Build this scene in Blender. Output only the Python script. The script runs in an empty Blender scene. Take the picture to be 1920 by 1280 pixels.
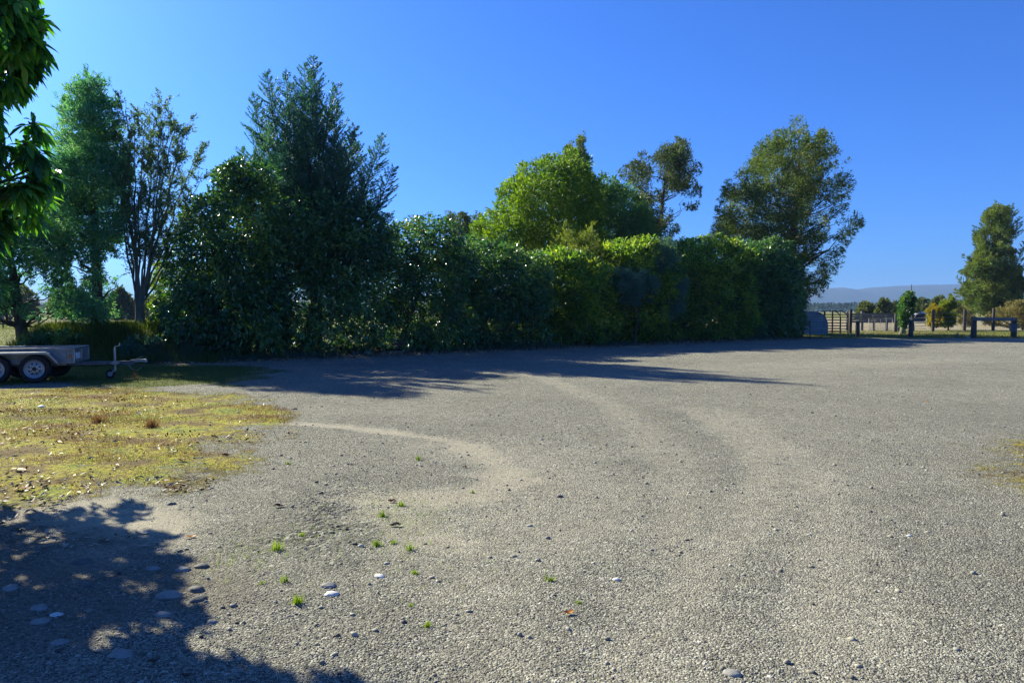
import bpy, bmesh, math
import numpy as np

F32 = np.float32
PI = math.pi
R = math.radians
C = bpy.context.scene.collection
scene = bpy.context.scene

# ------------------------------------------------------------------ camera
FOC = 1371.0
CAMZ = 1.5
PITCH = math.atan(57 / FOC)
FWD = np.array([0, math.cos(PITCH), -math.sin(PITCH)])
UPV = np.array([0, math.sin(PITCH), math.cos(PITCH)])
CAM = np.array([0, 0, CAMZ])
cd = bpy.data.cameras.new('camera')
cd.sensor_width = 36
cd.lens = 36 * FOC / 1920
cd.clip_start = 0.05
cd.clip_end = 30000
cam = bpy.data.objects.new('camera', cd)
C.objects.link(cam)
cam.location = CAM
cam.rotation_euler = (PI / 2 - PITCH, 0, 0)
scene.camera = cam


def ray(px, py):
    return np.array([1, 0, 0]) * (px - 960) / FOC + UPV * (640 - py) / FOC + FWD


def at(px, py, Y):                    # where the sight line through a spot of the photo meets distance Y
    d = ray(px, py)
    return CAM + d * (Y / d[1])


def G(px, py, z=0.0):                 # ... meets height z
    d = ray(px, py)
    return CAM + d * ((z - CAMZ) / d[2])


# ------------------------------------------------------------------ noise
def _h(ix, iy, s):
    n = (ix.astype(np.int64) * 374761393 + iy.astype(np.int64) * 668265263 + s * 974634777) & 0xFFFFFFFF
    n = ((n ^ (n >> 13)) * 1274126177) & 0xFFFFFFFF
    n = n ^ (n >> 16)
    return (n & 0xFFFF) / 65535.0


def vn(x, y, s=0):
    ix = np.floor(x); iy = np.floor(y)
    fx = x - ix; fy = y - iy
    fx = fx * fx * (3 - 2 * fx); fy = fy * fy * (3 - 2 * fy)
    a = _h(ix, iy, s); b = _h(ix + 1, iy, s); c = _h(ix, iy + 1, s); d = _h(ix + 1, iy + 1, s)
    return (a * (1 - fx) + b * fx) * (1 - fy) + (c * (1 - fx) + d * fx) * fy


def fbm(x, y, s=0, o=4):
    t = 0; a = 0.5; w = 0
    for k in range(o):
        t = t + a * vn(x, y, s + k * 17); w += a
        x = x * 2.03 + 5.1; y = y * 2.03 + 9.7; a *= 0.5
    return t / w


def sm(a, b, x):
    t = np.clip((x - a) / (b - a), 0, 1)
    return t * t * (3 - 2 * t)


def inpoly(P, poly):
    x, y = P[:, 0], P[:, 1]
    ins = np.zeros(len(P), bool)
    n = len(poly)
    for i in range(n):
        x0, y0 = poly[i]; x1, y1 = poly[(i + 1) % n]
        c = ((y0 > y) != (y1 > y))
        xi = (x1 - x0) * (y - y0) / ((y1 - y0) if y1 != y0 else 1e-9) + x0
        ins ^= c & (x < xi)
    return ins


def segdist(P, pts, closed=False):
    d = np.full(len(P), 1e9)
    n = len(pts)
    for i in range(n if closed else n - 1):
        a = np.array(pts[i][:2]); b = np.array(pts[(i + 1) % n][:2])
        ab = b - a
        t = np.clip(((P - a) @ ab) / max(ab @ ab, 1e-9), 0, 1)
        d = np.minimum(d, np.hypot(*(P - a - t[:, None] * ab).T))
    return d


def sdpoly(P, poly):                  # positive inside
    d = segdist(P, poly, True)
    return np.where(inpoly(P, poly), d, -d)


def gpoly(pts):
    return [tuple(G(*p)[:2]) for p in pts]


# ------------------------------------------------------------------ objects
def tag(o, label=None, cat=None, group=None, kind=None):
    if label: o['label'] = label
    if cat: o['category'] = cat
    if group: o['group'] = group
    if kind: o['kind'] = kind
    return o


def empty(name, loc, label, cat, group=None, rz=0.0):
    o = bpy.data.objects.new(name, None)
    C.objects.link(o)
    o.empty_display_size = 0.2
    o.location = tuple(float(v) for v in loc)
    o.rotation_euler = (0, 0, rz)
    return tag(o, label, cat, group)


def mk(name, V, faces, mat, parent=None, smooth=False, attrs=None, loc=None):
    """V (n,3); faces: list of int arrays (m,k). Vertices are world positions unless the parent carries its own frame."""
    V = np.asarray(V, F32)
    if loc is not None:
        V = V - np.asarray(loc, F32)
    me = bpy.data.meshes.new(name)
    faces = [np.asarray(f, np.int32) for f in faces if len(f)]
    nl = sum(f.size for f in faces); nf = sum(len(f) for f in faces)
    me.vertices.add(len(V)); me.vertices.foreach_set('co', V.ravel())
    me.loops.add(nl); me.loops.foreach_set('vertex_index', np.concatenate([f.ravel() for f in faces]))
    me.polygons.add(nf)
    st = []; o = 0
    for f in faces:
        st.append(o + np.arange(len(f), dtype=np.int32) * f.shape[1]); o += f.size
    me.polygons.foreach_set('loop_start', np.concatenate(st).astype(np.int32))
    if smooth:
        me.polygons.foreach_set('use_smooth', np.ones(nf, bool))
    for k, a in (attrs or {}).items():
        a = np.asarray(a, F32)
        if a.ndim == 1:
            at_ = me.attributes.new(k, 'FLOAT', 'POINT'); at_.data.foreach_set('value', a)
        else:
            at_ = me.attributes.new(k, 'FLOAT_COLOR', 'POINT'); at_.data.foreach_set('color', a.ravel())
    me.update(calc_edges=True)
    me.validate()
    me.materials.append(mat)
    ob = bpy.data.objects.new(name, me)
    C.objects.link(ob)
    if loc is not None:
        ob.location = tuple(float(v) for v in loc)
    if parent is not None:
        ob.parent = parent
        if loc is None:
            pass
    return ob


class MB:
    def __init__(s): s.v = []; s.f = []

    def add(s, v, f):
        o = len(s.v)
        s.v += [tuple(float(c) for c in p) for p in v]
        s.f += [tuple(i + o for i in q) for q in f]
        return s

    def box(s, a, b, M=None, off=(0, 0, 0)):
        (x0, y0, z0), (x1, y1, z1) = a, b
        v = np.array([(x0, y0, z0), (x1, y0, z0), (x1, y1, z0), (x0, y1, z0), (x0, y0, z1), (x1, y0, z1), (x1, y1, z1), (x0, y1, z1)], float)
        if M is not None: v = v @ np.asarray(M).T
        v = v + np.asarray(off)
        return s.add(v, [(0, 3, 2, 1), (4, 5, 6, 7), (0, 1, 5, 4), (1, 2, 6, 5), (2, 3, 7, 6), (3, 0, 4, 7)])

    def bar(s, p, q, w, h, up=(0, 0, 1)):
        p = np.asarray(p, float); q = np.asarray(q, float)
        d = q - p; L = np.linalg.norm(d); d = d / L
        u = np.asarray(up, float); sd = np.cross(d, u)
        if np.linalg.norm(sd) < 1e-4: sd = np.cross(d, (1, 0, 0))
        sd /= np.linalg.norm(sd); u = np.cross(sd, d)
        v = [p + a * sd * w / 2 + b * u * h / 2 for a, b in ((-1, -1), (1, -1), (1, 1), (-1, 1))]
        v += [x + d * L for x in v]
        return s.add(v, [(3, 2, 1, 0), (4, 5, 6, 7), (0, 1, 5, 4), (1, 2, 6, 5), (2, 3, 7, 6), (3, 0, 4, 7)])

    def tube(s, pts, rad, n=8, cap=True):
        V, Q = tube_geo(np.asarray(pts, float), np.broadcast_to(np.asarray(rad, float), (len(pts),)), n)
        s.add(V, [tuple(q) for q in Q])
        if cap:
            o = len(s.v) - len(V)
            s.f.append(tuple(o + i for i in range(n))[::-1])
            s.f.append(tuple(o + len(V) - n + i for i in range(n)))
        return s

    def lathe(s, prof, c, ax, n=32):       # prof: (along axis, radius)
        c = np.asarray(c, float); ax = np.asarray(ax, float); ax /= np.linalg.norm(ax)
        u = np.cross(ax, (0, 0, 1) if abs(ax[2]) < .9 else (1, 0, 0)); u /= np.linalg.norm(u); w = np.cross(ax, u)
        v = []; f = []
        for a, r in prof:
            for k in range(n):
                t = 2 * PI * k / n
                v.append(c + ax * a + (u * math.cos(t) + w * math.sin(t)) * r)
        for i in range(len(prof) - 1):
            for k in range(n):
                f.append((i * n + k, i * n + (k + 1) % n, (i + 1) * n + (k + 1) % n, (i + 1) * n + k))
        return s.add(v, f)

    def build(s, name, mat, parent=None, smooth=False, bevel=0.0):
        me = bpy.data.meshes.new(name)
        me.from_pydata(s.v, [], s.f)
        me.materials.append(mat)
        bm = bmesh.new(); bm.from_mesh(me); bmesh.ops.recalc_face_normals(bm, faces=bm.faces); bm.to_mesh(me); bm.free()
        if smooth:
            me.polygons.foreach_set('use_smooth', np.ones(len(me.polygons), bool))
            try: me.set_sharp_from_angle(angle=R(35))
            except Exception: pass
        ob = bpy.data.objects.new(name, me)
        C.objects.link(ob)
        if parent is not None: ob.parent = parent
        if bevel:
            m = ob.modifiers.new('edge', 'BEVEL'); m.width = bevel; m.segments = 2; m.limit_method = 'ANGLE'
        return ob


def tube_geo(P, r, n=6):
    k = len(P)
    T = np.gradient(P, axis=0) if k > 2 else np.repeat((P[1] - P[0])[None], 2, 0)
    T = T / np.maximum(np.linalg.norm(T, axis=1, keepdims=True), 1e-9)
    ref = np.array([1.0, 0.13, 0.07]) if abs(T[0][0]) < .9 else np.array([0, 1.0, 0.1])
    U = np.cross(T, ref); U /= np.maximum(np.linalg.norm(U, axis=1, keepdims=True), 1e-9)
    W = np.cross(T, U)
    a = np.arange(n) * 2 * PI / n
    ring = P[:, None, :] + r[:, None, None] * (np.cos(a)[None, :, None] * U[:, None, :] + np.sin(a)[None, :, None] * W[:, None, :])
    V = ring.reshape(-1, 3)
    i = np.arange(k - 1)[:, None] * n; j = np.arange(n)[None, :]; j2 = (j + 1) % n
    Q = np.stack([i + j, i + j2, i + n + j2, i + n + j], -1).reshape(-1, 4)
    return V, Q


class Wood:
    def __init__(s): s.V = []; s.Q = []; s.o = 0

    def tube(s, P, r, n=6):
        V, Q = tube_geo(np.asarray(P, float), np.asarray(r, float), n)
        s.V.append(V); s.Q.append(Q + s.o); s.o += len(V)

    def limb(s, p, q, r0, r1, bow=0.15, k=5, n=5, rng=None):
        p = np.asarray(p, float); q = np.asarray(q, float)
        L = np.linalg.norm(q - p)
        t = np.linspace(0, 1, k)[:, None]
        mid = np.array([0, 0, 1.0]) * bow * L
        P = p + (q - p) * t + 4 * t * (1 - t) * mid * -0.5 + 0
        if rng is not None:
            P[1:-1] += rng.normal(0, 0.04 * L, (k - 2, 3))
        s.tube(P, r0 + (r1 - r0) * t[:, 0], n)
        return P

    def build(s, name, mat, parent, loc):
        return mk(name, np.concatenate(s.V), [np.concatenate(s.Q)], mat, parent, True, None) if loc is None else \
            mkc(name, np.concatenate(s.V), [np.concatenate(s.Q)], mat, parent, True)


def mkc(name, V, faces, mat, parent, smooth=False, attrs=None):
    """World-position vertices, stored relative to the parent's base."""
    V = np.asarray(V, float) - np.array(parent.location)
    return mk(name, V, faces, mat, parent, smooth, attrs)


def unit(v):
    return v / np.maximum(np.linalg.norm(v, axis=-1, keepdims=True), 1e-9)


def rdir(rng, n):
    return unit(rng.normal(size=(n, 3)))


def leaf_quads(P, D, L, W, rng, fold=0.12):
    n = len(P)
    S = unit(np.cross(D, rdir(rng, n)))
    N = np.cross(S, D)
    L = np.asarray(L)[:, None]; W = np.asarray(W)[:, None]
    V = np.empty((n, 4, 3), F32)
    m = P + D * L * 0.45 + N * W * fold
    V[:, 0] = P; V[:, 1] = m + S * W / 2; V[:, 2] = P + D * L; V[:, 3] = m - S * W / 2
    return V.reshape(-1, 3), np.arange(n * 4, dtype=np.int32).reshape(-1, 4)


def leaf_long(P, D, L, W, rng, droop=0.25):
    """Laurel-shaped leaf: ten points, folded along the midrib and drooping towards the tip."""
    n = len(P)
    S = unit(np.cross(D, np.array([0, 0, 1.0]) + rdir(rng, n) * 0.6))
    N = unit(np.cross(S, D))
    L = np.asarray(L)[:, None]; W = np.asarray(W)[:, None]
    rows = [(0.0, 0), (0.22, .72), (0.5, 1.0), (0.8, .55), (1.0, 0)]
    V = []
    dz = np.array([0, 0, -1.0])
    for t, w in rows:
        c = P + D * L * t + dz * L * droop * t * t
        if w == 0:
            V.append(c)
        else:
            e = N * W * 0.16 * w
            V += [c + S * W / 2 * w + e, c, c - S * W / 2 * w + e]
    V = np.stack(V, 1).astype(F32)          # base,(3),(3),(3),tip = 11
    tri = np.array([(0, 1, 2), (0, 2, 3), (7, 10, 8), (8, 10, 9)])
    qd = np.array([(1, 4, 5, 2), (2, 5, 6, 3), (4, 7, 8, 5), (5, 8, 9, 6)])
    b = (np.arange(n) * 11)[:, None, None]
    return V.reshape(-1, 3), [(tri[None] + b).reshape(-1, 3), (qd[None] + b).reshape(-1, 4)]


# ------------------------------------------------------------------ materials
def newmat(name):
    m = bpy.data.materials.new(name)
    m.use_nodes = True
    nt = m.node_tree
    nt.nodes.clear()
    out = nt.nodes.new('ShaderNodeOutputMaterial')
    return m, nt, out


def N(nt, typ, **kw):
    n = nt.nodes.new(typ)
    for k, v in kw.items():
        setattr(n, k, v)
    return n


def ramp(nt, fac, stops, interp='LINEAR'):
    r = N(nt, 'ShaderNodeValToRGB')
    r.color_ramp.interpolation = interp
    while len(r.color_ramp.elements) > 1: r.color_ramp.elements.remove(r.color_ramp.elements[0])
    for i, (p, c) in enumerate(stops):
        e = r.color_ramp.elements[0] if i == 0 else r.color_ramp.elements.new(p)
        e.position = p; e.color = (*c, 1) if len(c) == 3 else c
    nt.links.new(fac, r.inputs[0])
    return r.outputs[0]


def mix(nt, fac, a, b, blend='MIX'):
    m = N(nt, 'ShaderNodeMix', data_type='RGBA', blend_type=blend)
    for sock, v in ((m.inputs[0], fac), (m.inputs[6], a), (m.inputs[7], b)):
        if hasattr(v, 'is_linked') or isinstance(v, bpy.types.NodeSocket): nt.links.new(v, sock)
        elif isinstance(v, (int, float)): sock.default_value = v
        else: sock.default_value = (*v, 1)
    return m.outputs[2]


def math_(nt, op, a, b=None, c=None, clamp=False):
    m = N(nt, 'ShaderNodeMath', operation=op, use_clamp=clamp)
    for i, v in enumerate((a, b, c)):
        if v is None: continue
        if isinstance(v, bpy.types.NodeSocket): nt.links.new(v, m.inputs[i])
        else: m.inputs[i].default_value = v
    return m.outputs[0]


def noise(nt, vec, scale, detail=4, rough=0.55):
    n = N(nt, 'ShaderNodeTexNoise')
    n.inputs['Scale'].default_value = scale; n.inputs['Detail'].default_value = detail; n.inputs['Roughness'].default_value = rough
    if vec is not None: nt.links.new(vec, n.inputs['Vector'])
    return n


def foliage(name, cols, trans=0.35, rough=0.5, spec=0.4, tcol=None):
    """Leaf material: every leaf has its own hue (random per island), every sprig its own tone; some light passes through."""
    m, nt, out = newmat(name)
    g = N(nt, 'ShaderNodeNewGeometry')
    a = N(nt, 'ShaderNodeAttribute', attribute_name='tone')
    f = math_(nt, 'ADD', math_(nt, 'MULTIPLY', g.outputs['Random Per Island'], 0.55), math_(nt, 'MULTIPLY', a.outputs['Fac'], 0.45))
    k = len(cols)
    col = ramp(nt, f, [(0.12 + 0.76 * i / max(k - 1, 1), c) for i, c in enumerate(cols)])
    p = N(nt, 'ShaderNodeBsdfPrincipled')
    nt.links.new(col, p.inputs['Base Color'])
    p.inputs['Roughness'].default_value = rough
    p.inputs['Specular IOR Level'].default_value = spec
    t = N(nt, 'ShaderNodeBsdfTranslucent')
    tc = mix(nt, 1.0, col, tcol or (1.5, 1.7, 0.5), 'MULTIPLY')
    nt.links.new(tc, t.inputs['Color'])
    ms = N(nt, 'ShaderNodeMixShader')
    ms.inputs[0].default_value = trans
    nt.links.new(p.outputs[0], ms.inputs[1]); nt.links.new(t.outputs[0], ms.inputs[2])
    nt.links.new(ms.outputs[0], out.inputs['Surface'])
    return m


def rough_mat(name, c1, c2, scale=8.0, rough=0.85, bump=0.3, metal=0.0, stretch=(1, 1, 1), spec=0.3, bdist=0.02):
    m, nt, out = newmat(name)
    tc = N(nt, 'ShaderNodeTexCoord')
    mp = N(nt, 'ShaderNodeMapping'); mp.inputs['Scale'].default_value = stretch
    nt.links.new(tc.outputs['Object'], mp.inputs[0])
    n = noise(nt, mp.outputs[0], scale, 6, 0.65)
    n2 = noise(nt, mp.outputs[0], scale * 0.23, 3)
    f = math_(nt, 'ADD', math_(nt, 'MULTIPLY', n.outputs[0], 0.6), math_(nt, 'MULTIPLY', n2.outputs[0], 0.4))
    col = ramp(nt, f, [(0.35, c1), (0.65, c2)])
    p = N(nt, 'ShaderNodeBsdfPrincipled')
    nt.links.new(col, p.inputs['Base Color'])
    p.inputs['Roughness'].default_value = rough; p.inputs['Metallic'].default_value = metal
    p.inputs['Specular IOR Level'].default_value = spec
    if bump:
        b = N(nt, 'ShaderNodeBump'); b.inputs['Strength'].default_value = bump; b.inputs['Distance'].default_value = bdist
        nt.links.new(n.outputs[0], b.inputs['Height']); nt.links.new(b.outputs[0], p.inputs['Normal'])
    nt.links.new(p.outputs[0], out.inputs['Surface'])
    return m


def island_mat(name, cols, rough=0.9, spec=0.2, nscale=0.0):
    m, nt, out = newmat(name)
    g = N(nt, 'ShaderNodeNewGeometry')
    k = len(cols)
    col = ramp(nt, g.outputs['Random Per Island'], [(i / max(k - 1, 1), c) for i, c in enumerate(cols)])
    if nscale:
        tc = N(nt, 'ShaderNodeTexCoord')
        n = noise(nt, tc.outputs['Object'], nscale, 4)
        v = math_(nt, 'ADD', math_(nt, 'MULTIPLY', n.outputs[0], 0.8), 0.6)
        hv = N(nt, 'ShaderNodeHueSaturation'); nt.links.new(v, hv.inputs['Value']); nt.links.new(col, hv.inputs['Color'])
        col = hv.outputs[0]
    p = N(nt, 'ShaderNodeBsdfPrincipled')
    nt.links.new(col, p.inputs['Base Color'])
    p.inputs['Roughness'].default_value = rough; p.inputs['Specular IOR Level'].default_value = spec
    nt.links.new(p.outputs[0], out.inputs['Surface'])
    return m


BARK = rough_mat('bark', (0.03, 0.024, 0.018), (0.13, 0.105, 0.08), 9, 0.95, 0.6, stretch=(1, 1, 0.25))
BARK_PALE = rough_mat('pale_bark', (0.085, 0.09, 0.065), (0.19, 0.19, 0.145), 9, 0.9, 0.5, stretch=(1, 1, 0.3))
M_HEDGE = foliage('hedge_leaf', [(0.018, 0.043, 0.020), (0.032, 0.094, 0.037), (0.057, 0.151, 0.052), (0.100, 0.200, 0.057), (0.243, 0.315, 0.086)], 0.3, 0.34, 0.55)
M_HEDGE_B = foliage('hedge_leaf_sunlit', [(0.022, 0.055, 0.018), (0.055, 0.121, 0.031), (0.099, 0.187, 0.039), (0.176, 0.264, 0.050), (0.330, 0.363, 0.077)], 0.52, 0.45, 0.45, (1.9, 1.9, .45))  # hedge leaf made paler and yellower to imitate sunlight on the crown tops
M_GREY = foliage('greygreen_leaf', [(0.056, 0.119, 0.084), (0.084, 0.175, 0.126), (0.119, 0.224, 0.154)], 0.3, 0.6, 0.3, (1.2, 1.4, 0.8))
M_CYP = foliage('cypress_leaf', [(0.030, 0.085, 0.060), (0.050, 0.130, 0.085), (0.085, 0.180, 0.100), (0.140, 0.230, 0.110)], 0.34, 0.55, 0.3, (.95, 1.3, .9))
M_CYPL = foliage('feathery_cypress_leaf', [(0.053, 0.160, 0.098), (0.086, 0.233, 0.133), (0.147, 0.317, 0.147), (0.245, 0.391, 0.147)], 0.45, 0.6, 0.25, (1.05, 1.35, .75))
M_SPARSE = foliage('small_olive_leaf', [(0.083, 0.138, 0.069), (0.124, 0.193, 0.097), (0.179, 0.248, 0.117)], 0.35, 0.6, 0.3, (1.1, 1.35, .7))
M_BRIGHT = foliage('bright_leaf', [(0.044, 0.094, 0.015), (0.088, 0.163, 0.020), (0.138, 0.225, 0.025), (0.213, 0.288, 0.031)], 0.42, 0.5, 0.35, (1.6, 1.7, .35))
M_MID = foliage('mid_green_leaf', [(0.046, 0.116, 0.046), (0.085, 0.181, 0.064), (0.139, 0.245, 0.075)], 0.33, 0.5, 0.35)
M_BROWN = foliage('brownish_leaf', [(0.055, 0.085, 0.034), (0.090, 0.115, 0.045), (0.135, 0.145, 0.055)], 0.32, 0.6, 0.25, (1.1, 1.35, .6))
M_TOTARA = foliage('olive_needle', [(0.039, 0.074, 0.027), (0.074, 0.119, 0.037), (0.123, 0.162, 0.044), (0.197, 0.206, 0.049)], 0.33, 0.6, 0.3)
M_LIME = foliage('lime_leaf', [(0.100, 0.150, 0.025), (0.160, 0.210, 0.035), (0.240, 0.270, 0.050)], 0.4, 0.6, 0.3, (1.4, 1.4, .4))
M_YELLOW = foliage('autumn_leaf', [(0.160, 0.170, 0.020), (0.260, 0.240, 0.020), (0.360, 0.270, 0.015)], 0.4, 0.6, 0.3, (1.3, 1.2, .4))
M_STRAW = foliage('dry_twig_leaf', [(0.130, 0.120, 0.050), (0.220, 0.200, 0.080), (0.300, 0.270, 0.110), (0.200, 0.120, 0.050)], 0.35, 0.8, 0.1, (1.2, 1.2, .7))
M_NEAR = foliage('glossy_leaf', [(0.020, 0.076, 0.030), (0.041, 0.127, 0.041), (0.076, 0.203, 0.050), (0.177, 0.329, 0.050)], 0.44, 0.32, 0.5, (1.7, 2.2, .4))
M_FAROL = foliage('far_olive_leaf', [(0.065, 0.085, 0.039), (0.104, 0.124, 0.052), (0.156, 0.163, 0.072)], 0.25, 0.7, 0.2)
M_GRASS = foliage('grass_blade', [(0.050, 0.085, 0.015), (0.090, 0.130, 0.020), (0.150, 0.170, 0.030), (0.240, 0.210, 0.070)], 0.35, 0.6, 0.25, (1.4, 1.4, .4))
M_TUFT = foliage('tuft_blade', [(0.120, 0.200, 0.020), (0.200, 0.280, 0.030), (0.300, 0.340, 0.050)], 0.5, 0.5, 0.25, (1.4, 1.4, .4))
M_PAST = foliage('pasture_blade', [(0.090, 0.120, 0.020), (0.150, 0.170, 0.030), (0.220, 0.210, 0.050), (0.300, 0.250, 0.100)], 0.35, 0.6, 0.2, (1.3, 1.3, .4))
M_DRY = foliage('dry_grass_blade', [(0.140, 0.060, 0.025), (0.220, 0.110, 0.040), (0.280, 0.170, 0.070), (0.360, 0.280, 0.140)], 0.3, 0.7, 0.2, (1.2, 1.1, .8))
M_STRAP = foliage('strap_grass_blade', [(0.050, 0.090, 0.060), (0.090, 0.140, 0.090), (0.170, 0.190, 0.110)], 0.3, 0.55, 0.3, (1.2, 1.3, .8))
M_LITTER = island_mat('litter_leaf', [(0.07, 0.045, 0.028), (0.16, 0.10, 0.05), (0.30, 0.22, 0.13), (0.5, 0.42, 0.30)], 0.7, 0.3)
M_PALELEAF = island_mat('bleached_leaf', [(0.12, 0.085, 0.05), (0.30, 0.24, 0.17), (0.48, 0.42, 0.33)], 0.6, 0.4)
M_RUSTLEAF = island_mat('rusty_leaf', [(0.08, 0.035, 0.015), (0.2, 0.08, 0.025), (0.36, 0.15, 0.035), (0.22, 0.14, 0.06)], 0.6, 0.35)
M_PEBBLE = island_mat('gravel_stone', [(0.06, 0.058, 0.052), (0.15, 0.14, 0.115), (0.25, 0.23, 0.18), (0.34, 0.31, 0.24), (0.22, 0.21, 0.185), (0.48, 0.45, 0.37)], 0.85, 0.3)
M_ROCK = rough_mat('cobble_stone', (0.16, 0.155, 0.14), (0.32, 0.31, 0.28), 14, 0.75, 0.25)
M_ROCK_D = rough_mat('dark_cobble_stone', (0.07, 0.07, 0.065), (0.15, 0.145, 0.13), 18, 0.8, 0.3)
M_ROCK_W = rough_mat('white_cobble_stone', (0.5, 0.48, 0.43), (0.72, 0.7, 0.66), 14, 0.7, 0.2)
M_GALV = rough_mat('galvanised_steel', (0.22, 0.225, 0.235), (0.42, 0.43, 0.44), 22, 0.42, 0.08, metal=0.75, spec=0.5)
M_GALV_D = rough_mat('weathered_steel_panel', (0.13, 0.125, 0.11), (0.36, 0.36, 0.35), 7, 0.6, 0.15, metal=0.5, spec=0.5)
M_STEEL_D = rough_mat('dull_dark_steel', (0.06, 0.065, 0.07), (0.14, 0.145, 0.15), 18, 0.6, 0.1, metal=0.4)
M_TYRE = rough_mat('tyre_rubber', (0.012, 0.012, 0.013), (0.028, 0.027, 0.026), 30, 0.8, 0.3)
M_RIM = rough_mat('wheel_rim_paint', (0.26, 0.27, 0.29), (0.42, 0.43, 0.45), 15, 0.35, 0.05, metal=0.5, spec=0.5)
M_LAMP = rough_mat('amber_lens', (0.35, 0.10, 0.01), (0.45, 0.14, 0.015), 20, 0.25, 0.0, spec=0.5)
M_WHITEP = rough_mat('white_plate', (0.55, 0.56, 0.56), (0.7, 0.7, 0.7), 20, 0.5, 0.02)
M_POST = rough_mat('weathered_post_timber', (0.04, 0.036, 0.03), (0.11, 0.097, 0.08), 10, 0.9, 0.5, stretch=(1, 1, 0.15))
M_RAIL = rough_mat('weathered_rail_timber', (0.10, 0.095, 0.085), (0.23, 0.215, 0.19), 12, 0.9, 0.4, stretch=(0.2, 1, 1))
M_PLANK = rough_mat('old_plank', (0.06, 0.062, 0.052), (0.16, 0.155, 0.13), 9, 0.9, 0.4, stretch=(0.2, 1, 1))
M_CORR = rough_mat('grey_corrugated_sheet', (0.13, 0.17, 0.18), (0.24, 0.29, 0.31), 6, 0.5, 0.1, metal=0.3, spec=0.5)
M_ROOF = rough_mat('pale_roof_sheet', (0.42, 0.45, 0.5), (0.56, 0.58, 0.62), 6, 0.5, 0.1)
M_DARK = rough_mat('dark_tin', (0.02, 0.022, 0.022), (0.05, 0.05, 0.05), 6, 0.7, 0.1)
M_BUCKET = rough_mat('grey_bucket_plastic', (0.09, 0.10, 0.11), (0.16, 0.17, 0.18), 12, 0.6, 0.05)
M_WIRE = rough_mat('fence_wire', (0.25, 0.25, 0.25), (0.4, 0.4, 0.4), 12, 0.5, 0.0, metal=0.6)

# ------------------------------------------------------------------ ground
HA = G(340, 679); HB = G(1505, 633)                     # the foot line of the tall hedge
HDIR = unit((HB - HA)[:2]); HNRM = np.array([-HDIR[1], HDIR[0]])   # away from the camera
HANG = math.atan2(HDIR[1], HDIR[0])


def hline(x, y):                     # metres behind (+) the hedge foot line, and metres along it
    dx = x - HA[0]; dy = y - HA[1]
    return dx * HNRM[0] + dy * HNRM[1], dx * HDIR[0] + dy * HDIR[1]


MOSS = gpoly([(-420, 745), (-300, 716), (0, 728), (120, 724), (260, 728), (420, 738), (520, 760), (566, 778), (520, 795), (470, 800), (500, 812),
              (440, 840), (436, 862), (380, 895), (310, 915), (200, 925), (90, 940), (-60, 950), (-500, 940)])
MOSS_R = gpoly([(1815, 828), (1880, 822), (2100, 818), (2300, 900), (2150, 950), (1925, 925), (1860, 895), (1845, 860)])
TURF = gpoly([(-900, 690), (0, 690), (170, 682), (330, 683), (480, 684), (520, 700), (420, 722), (250, 722), (120, 718), (0, 722), (-900, 740)])
SANDY = [([(430, 792), (560, 795), (640, 800), (720, 808), (800, 818), (870, 832), (915, 848)], 0.16, 0.9),
         ([(885, 838), (930, 868), (950, 900), (900, 925), (820, 935), (740, 932), (680, 930)], 0.32, 0.85),
         ([(690, 935), (705, 965), (760, 1000), (860, 1020)], 0.28, 0.7),
         ([(70, 950), (140, 950), (210, 955), (250, 985)], 0.38, 0.95),
         ([(180, 1040), (240, 1010), (300, 1000)], 0.25, 0.6),
         ([(1000, 700), (1150, 760), (1250, 850), (1290, 960), (1270, 1100), (1220, 1290)], 0.3, 0.5),
         ([(820, 830), (1000, 860), (1060, 930), (1000, 1010), (900, 1010)], 0.7, 0.5),
         ([(1180, 1290), (1330, 1050), (1420, 940), (1440, 880), (1400, 820), (1290, 765)], 0.28, 0.55),
         ([(1560, 1290), (1560, 1050), (1540, 930), (1480, 850), (1350, 770)], 0.3, 0.5),
         ([(940, 1290), (880, 1180), (900, 1080)], 0.3, 0.45),
         ([(1150, 700), (1400, 690), (1800, 672)], 1.2, 0.35)]
COARSE = gpoly([(640, 895), (700, 905), (670, 940), (710, 1000), (690, 1060), (600, 1085), (520, 1060), (470, 1020), (520, 960), (580, 920)])
COARSE2 = gpoly([(1230, 1290), (1230, 1200), (1400, 1210), (1500, 1300)])
SOIL = gpoly([(-300, 925), (20, 920), (120, 935), (110, 985), (230, 1010), (330, 1050), (440, 1080), (430, 1130), (300, 1120), (150, 1180), (-100, 1220), (-400, 1200)])


def zheight(x, y):
    x = np.asarray(x, float); y = np.asarray(y, float)
    z = 0.05 * (fbm(x * 0.35, y * 0.35, 3) - 0.5) + 0.025 * (fbm(x * 1.3, y * 1.3, 9) - 0.5)
    z = z * sm(0.0, 2.0, y + 3)
    # bank under the left trees
    w = 0.4 * (fbm(x * 0.7, y * 0.7, 21) - 0.5)
    bx = sm(-15.6, -14.2, x + w) * (1 - sm(-10.2, -8.7, x + w))
    by = sm(20.9, 22.1, y + w) * (1 - sm(23.8, 26.5, y))
    z = z + 0.92 * bx * by
    # low swell under the hedge
    b, a = hline(x, y)
    z = z + 0.22 * sm(0.0, 0.9, b) * (1 - sm(2.6, 4.5, b)) * sm(-1, 1, a) * (1 - sm(32, 34.5, a))
    return z


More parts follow.
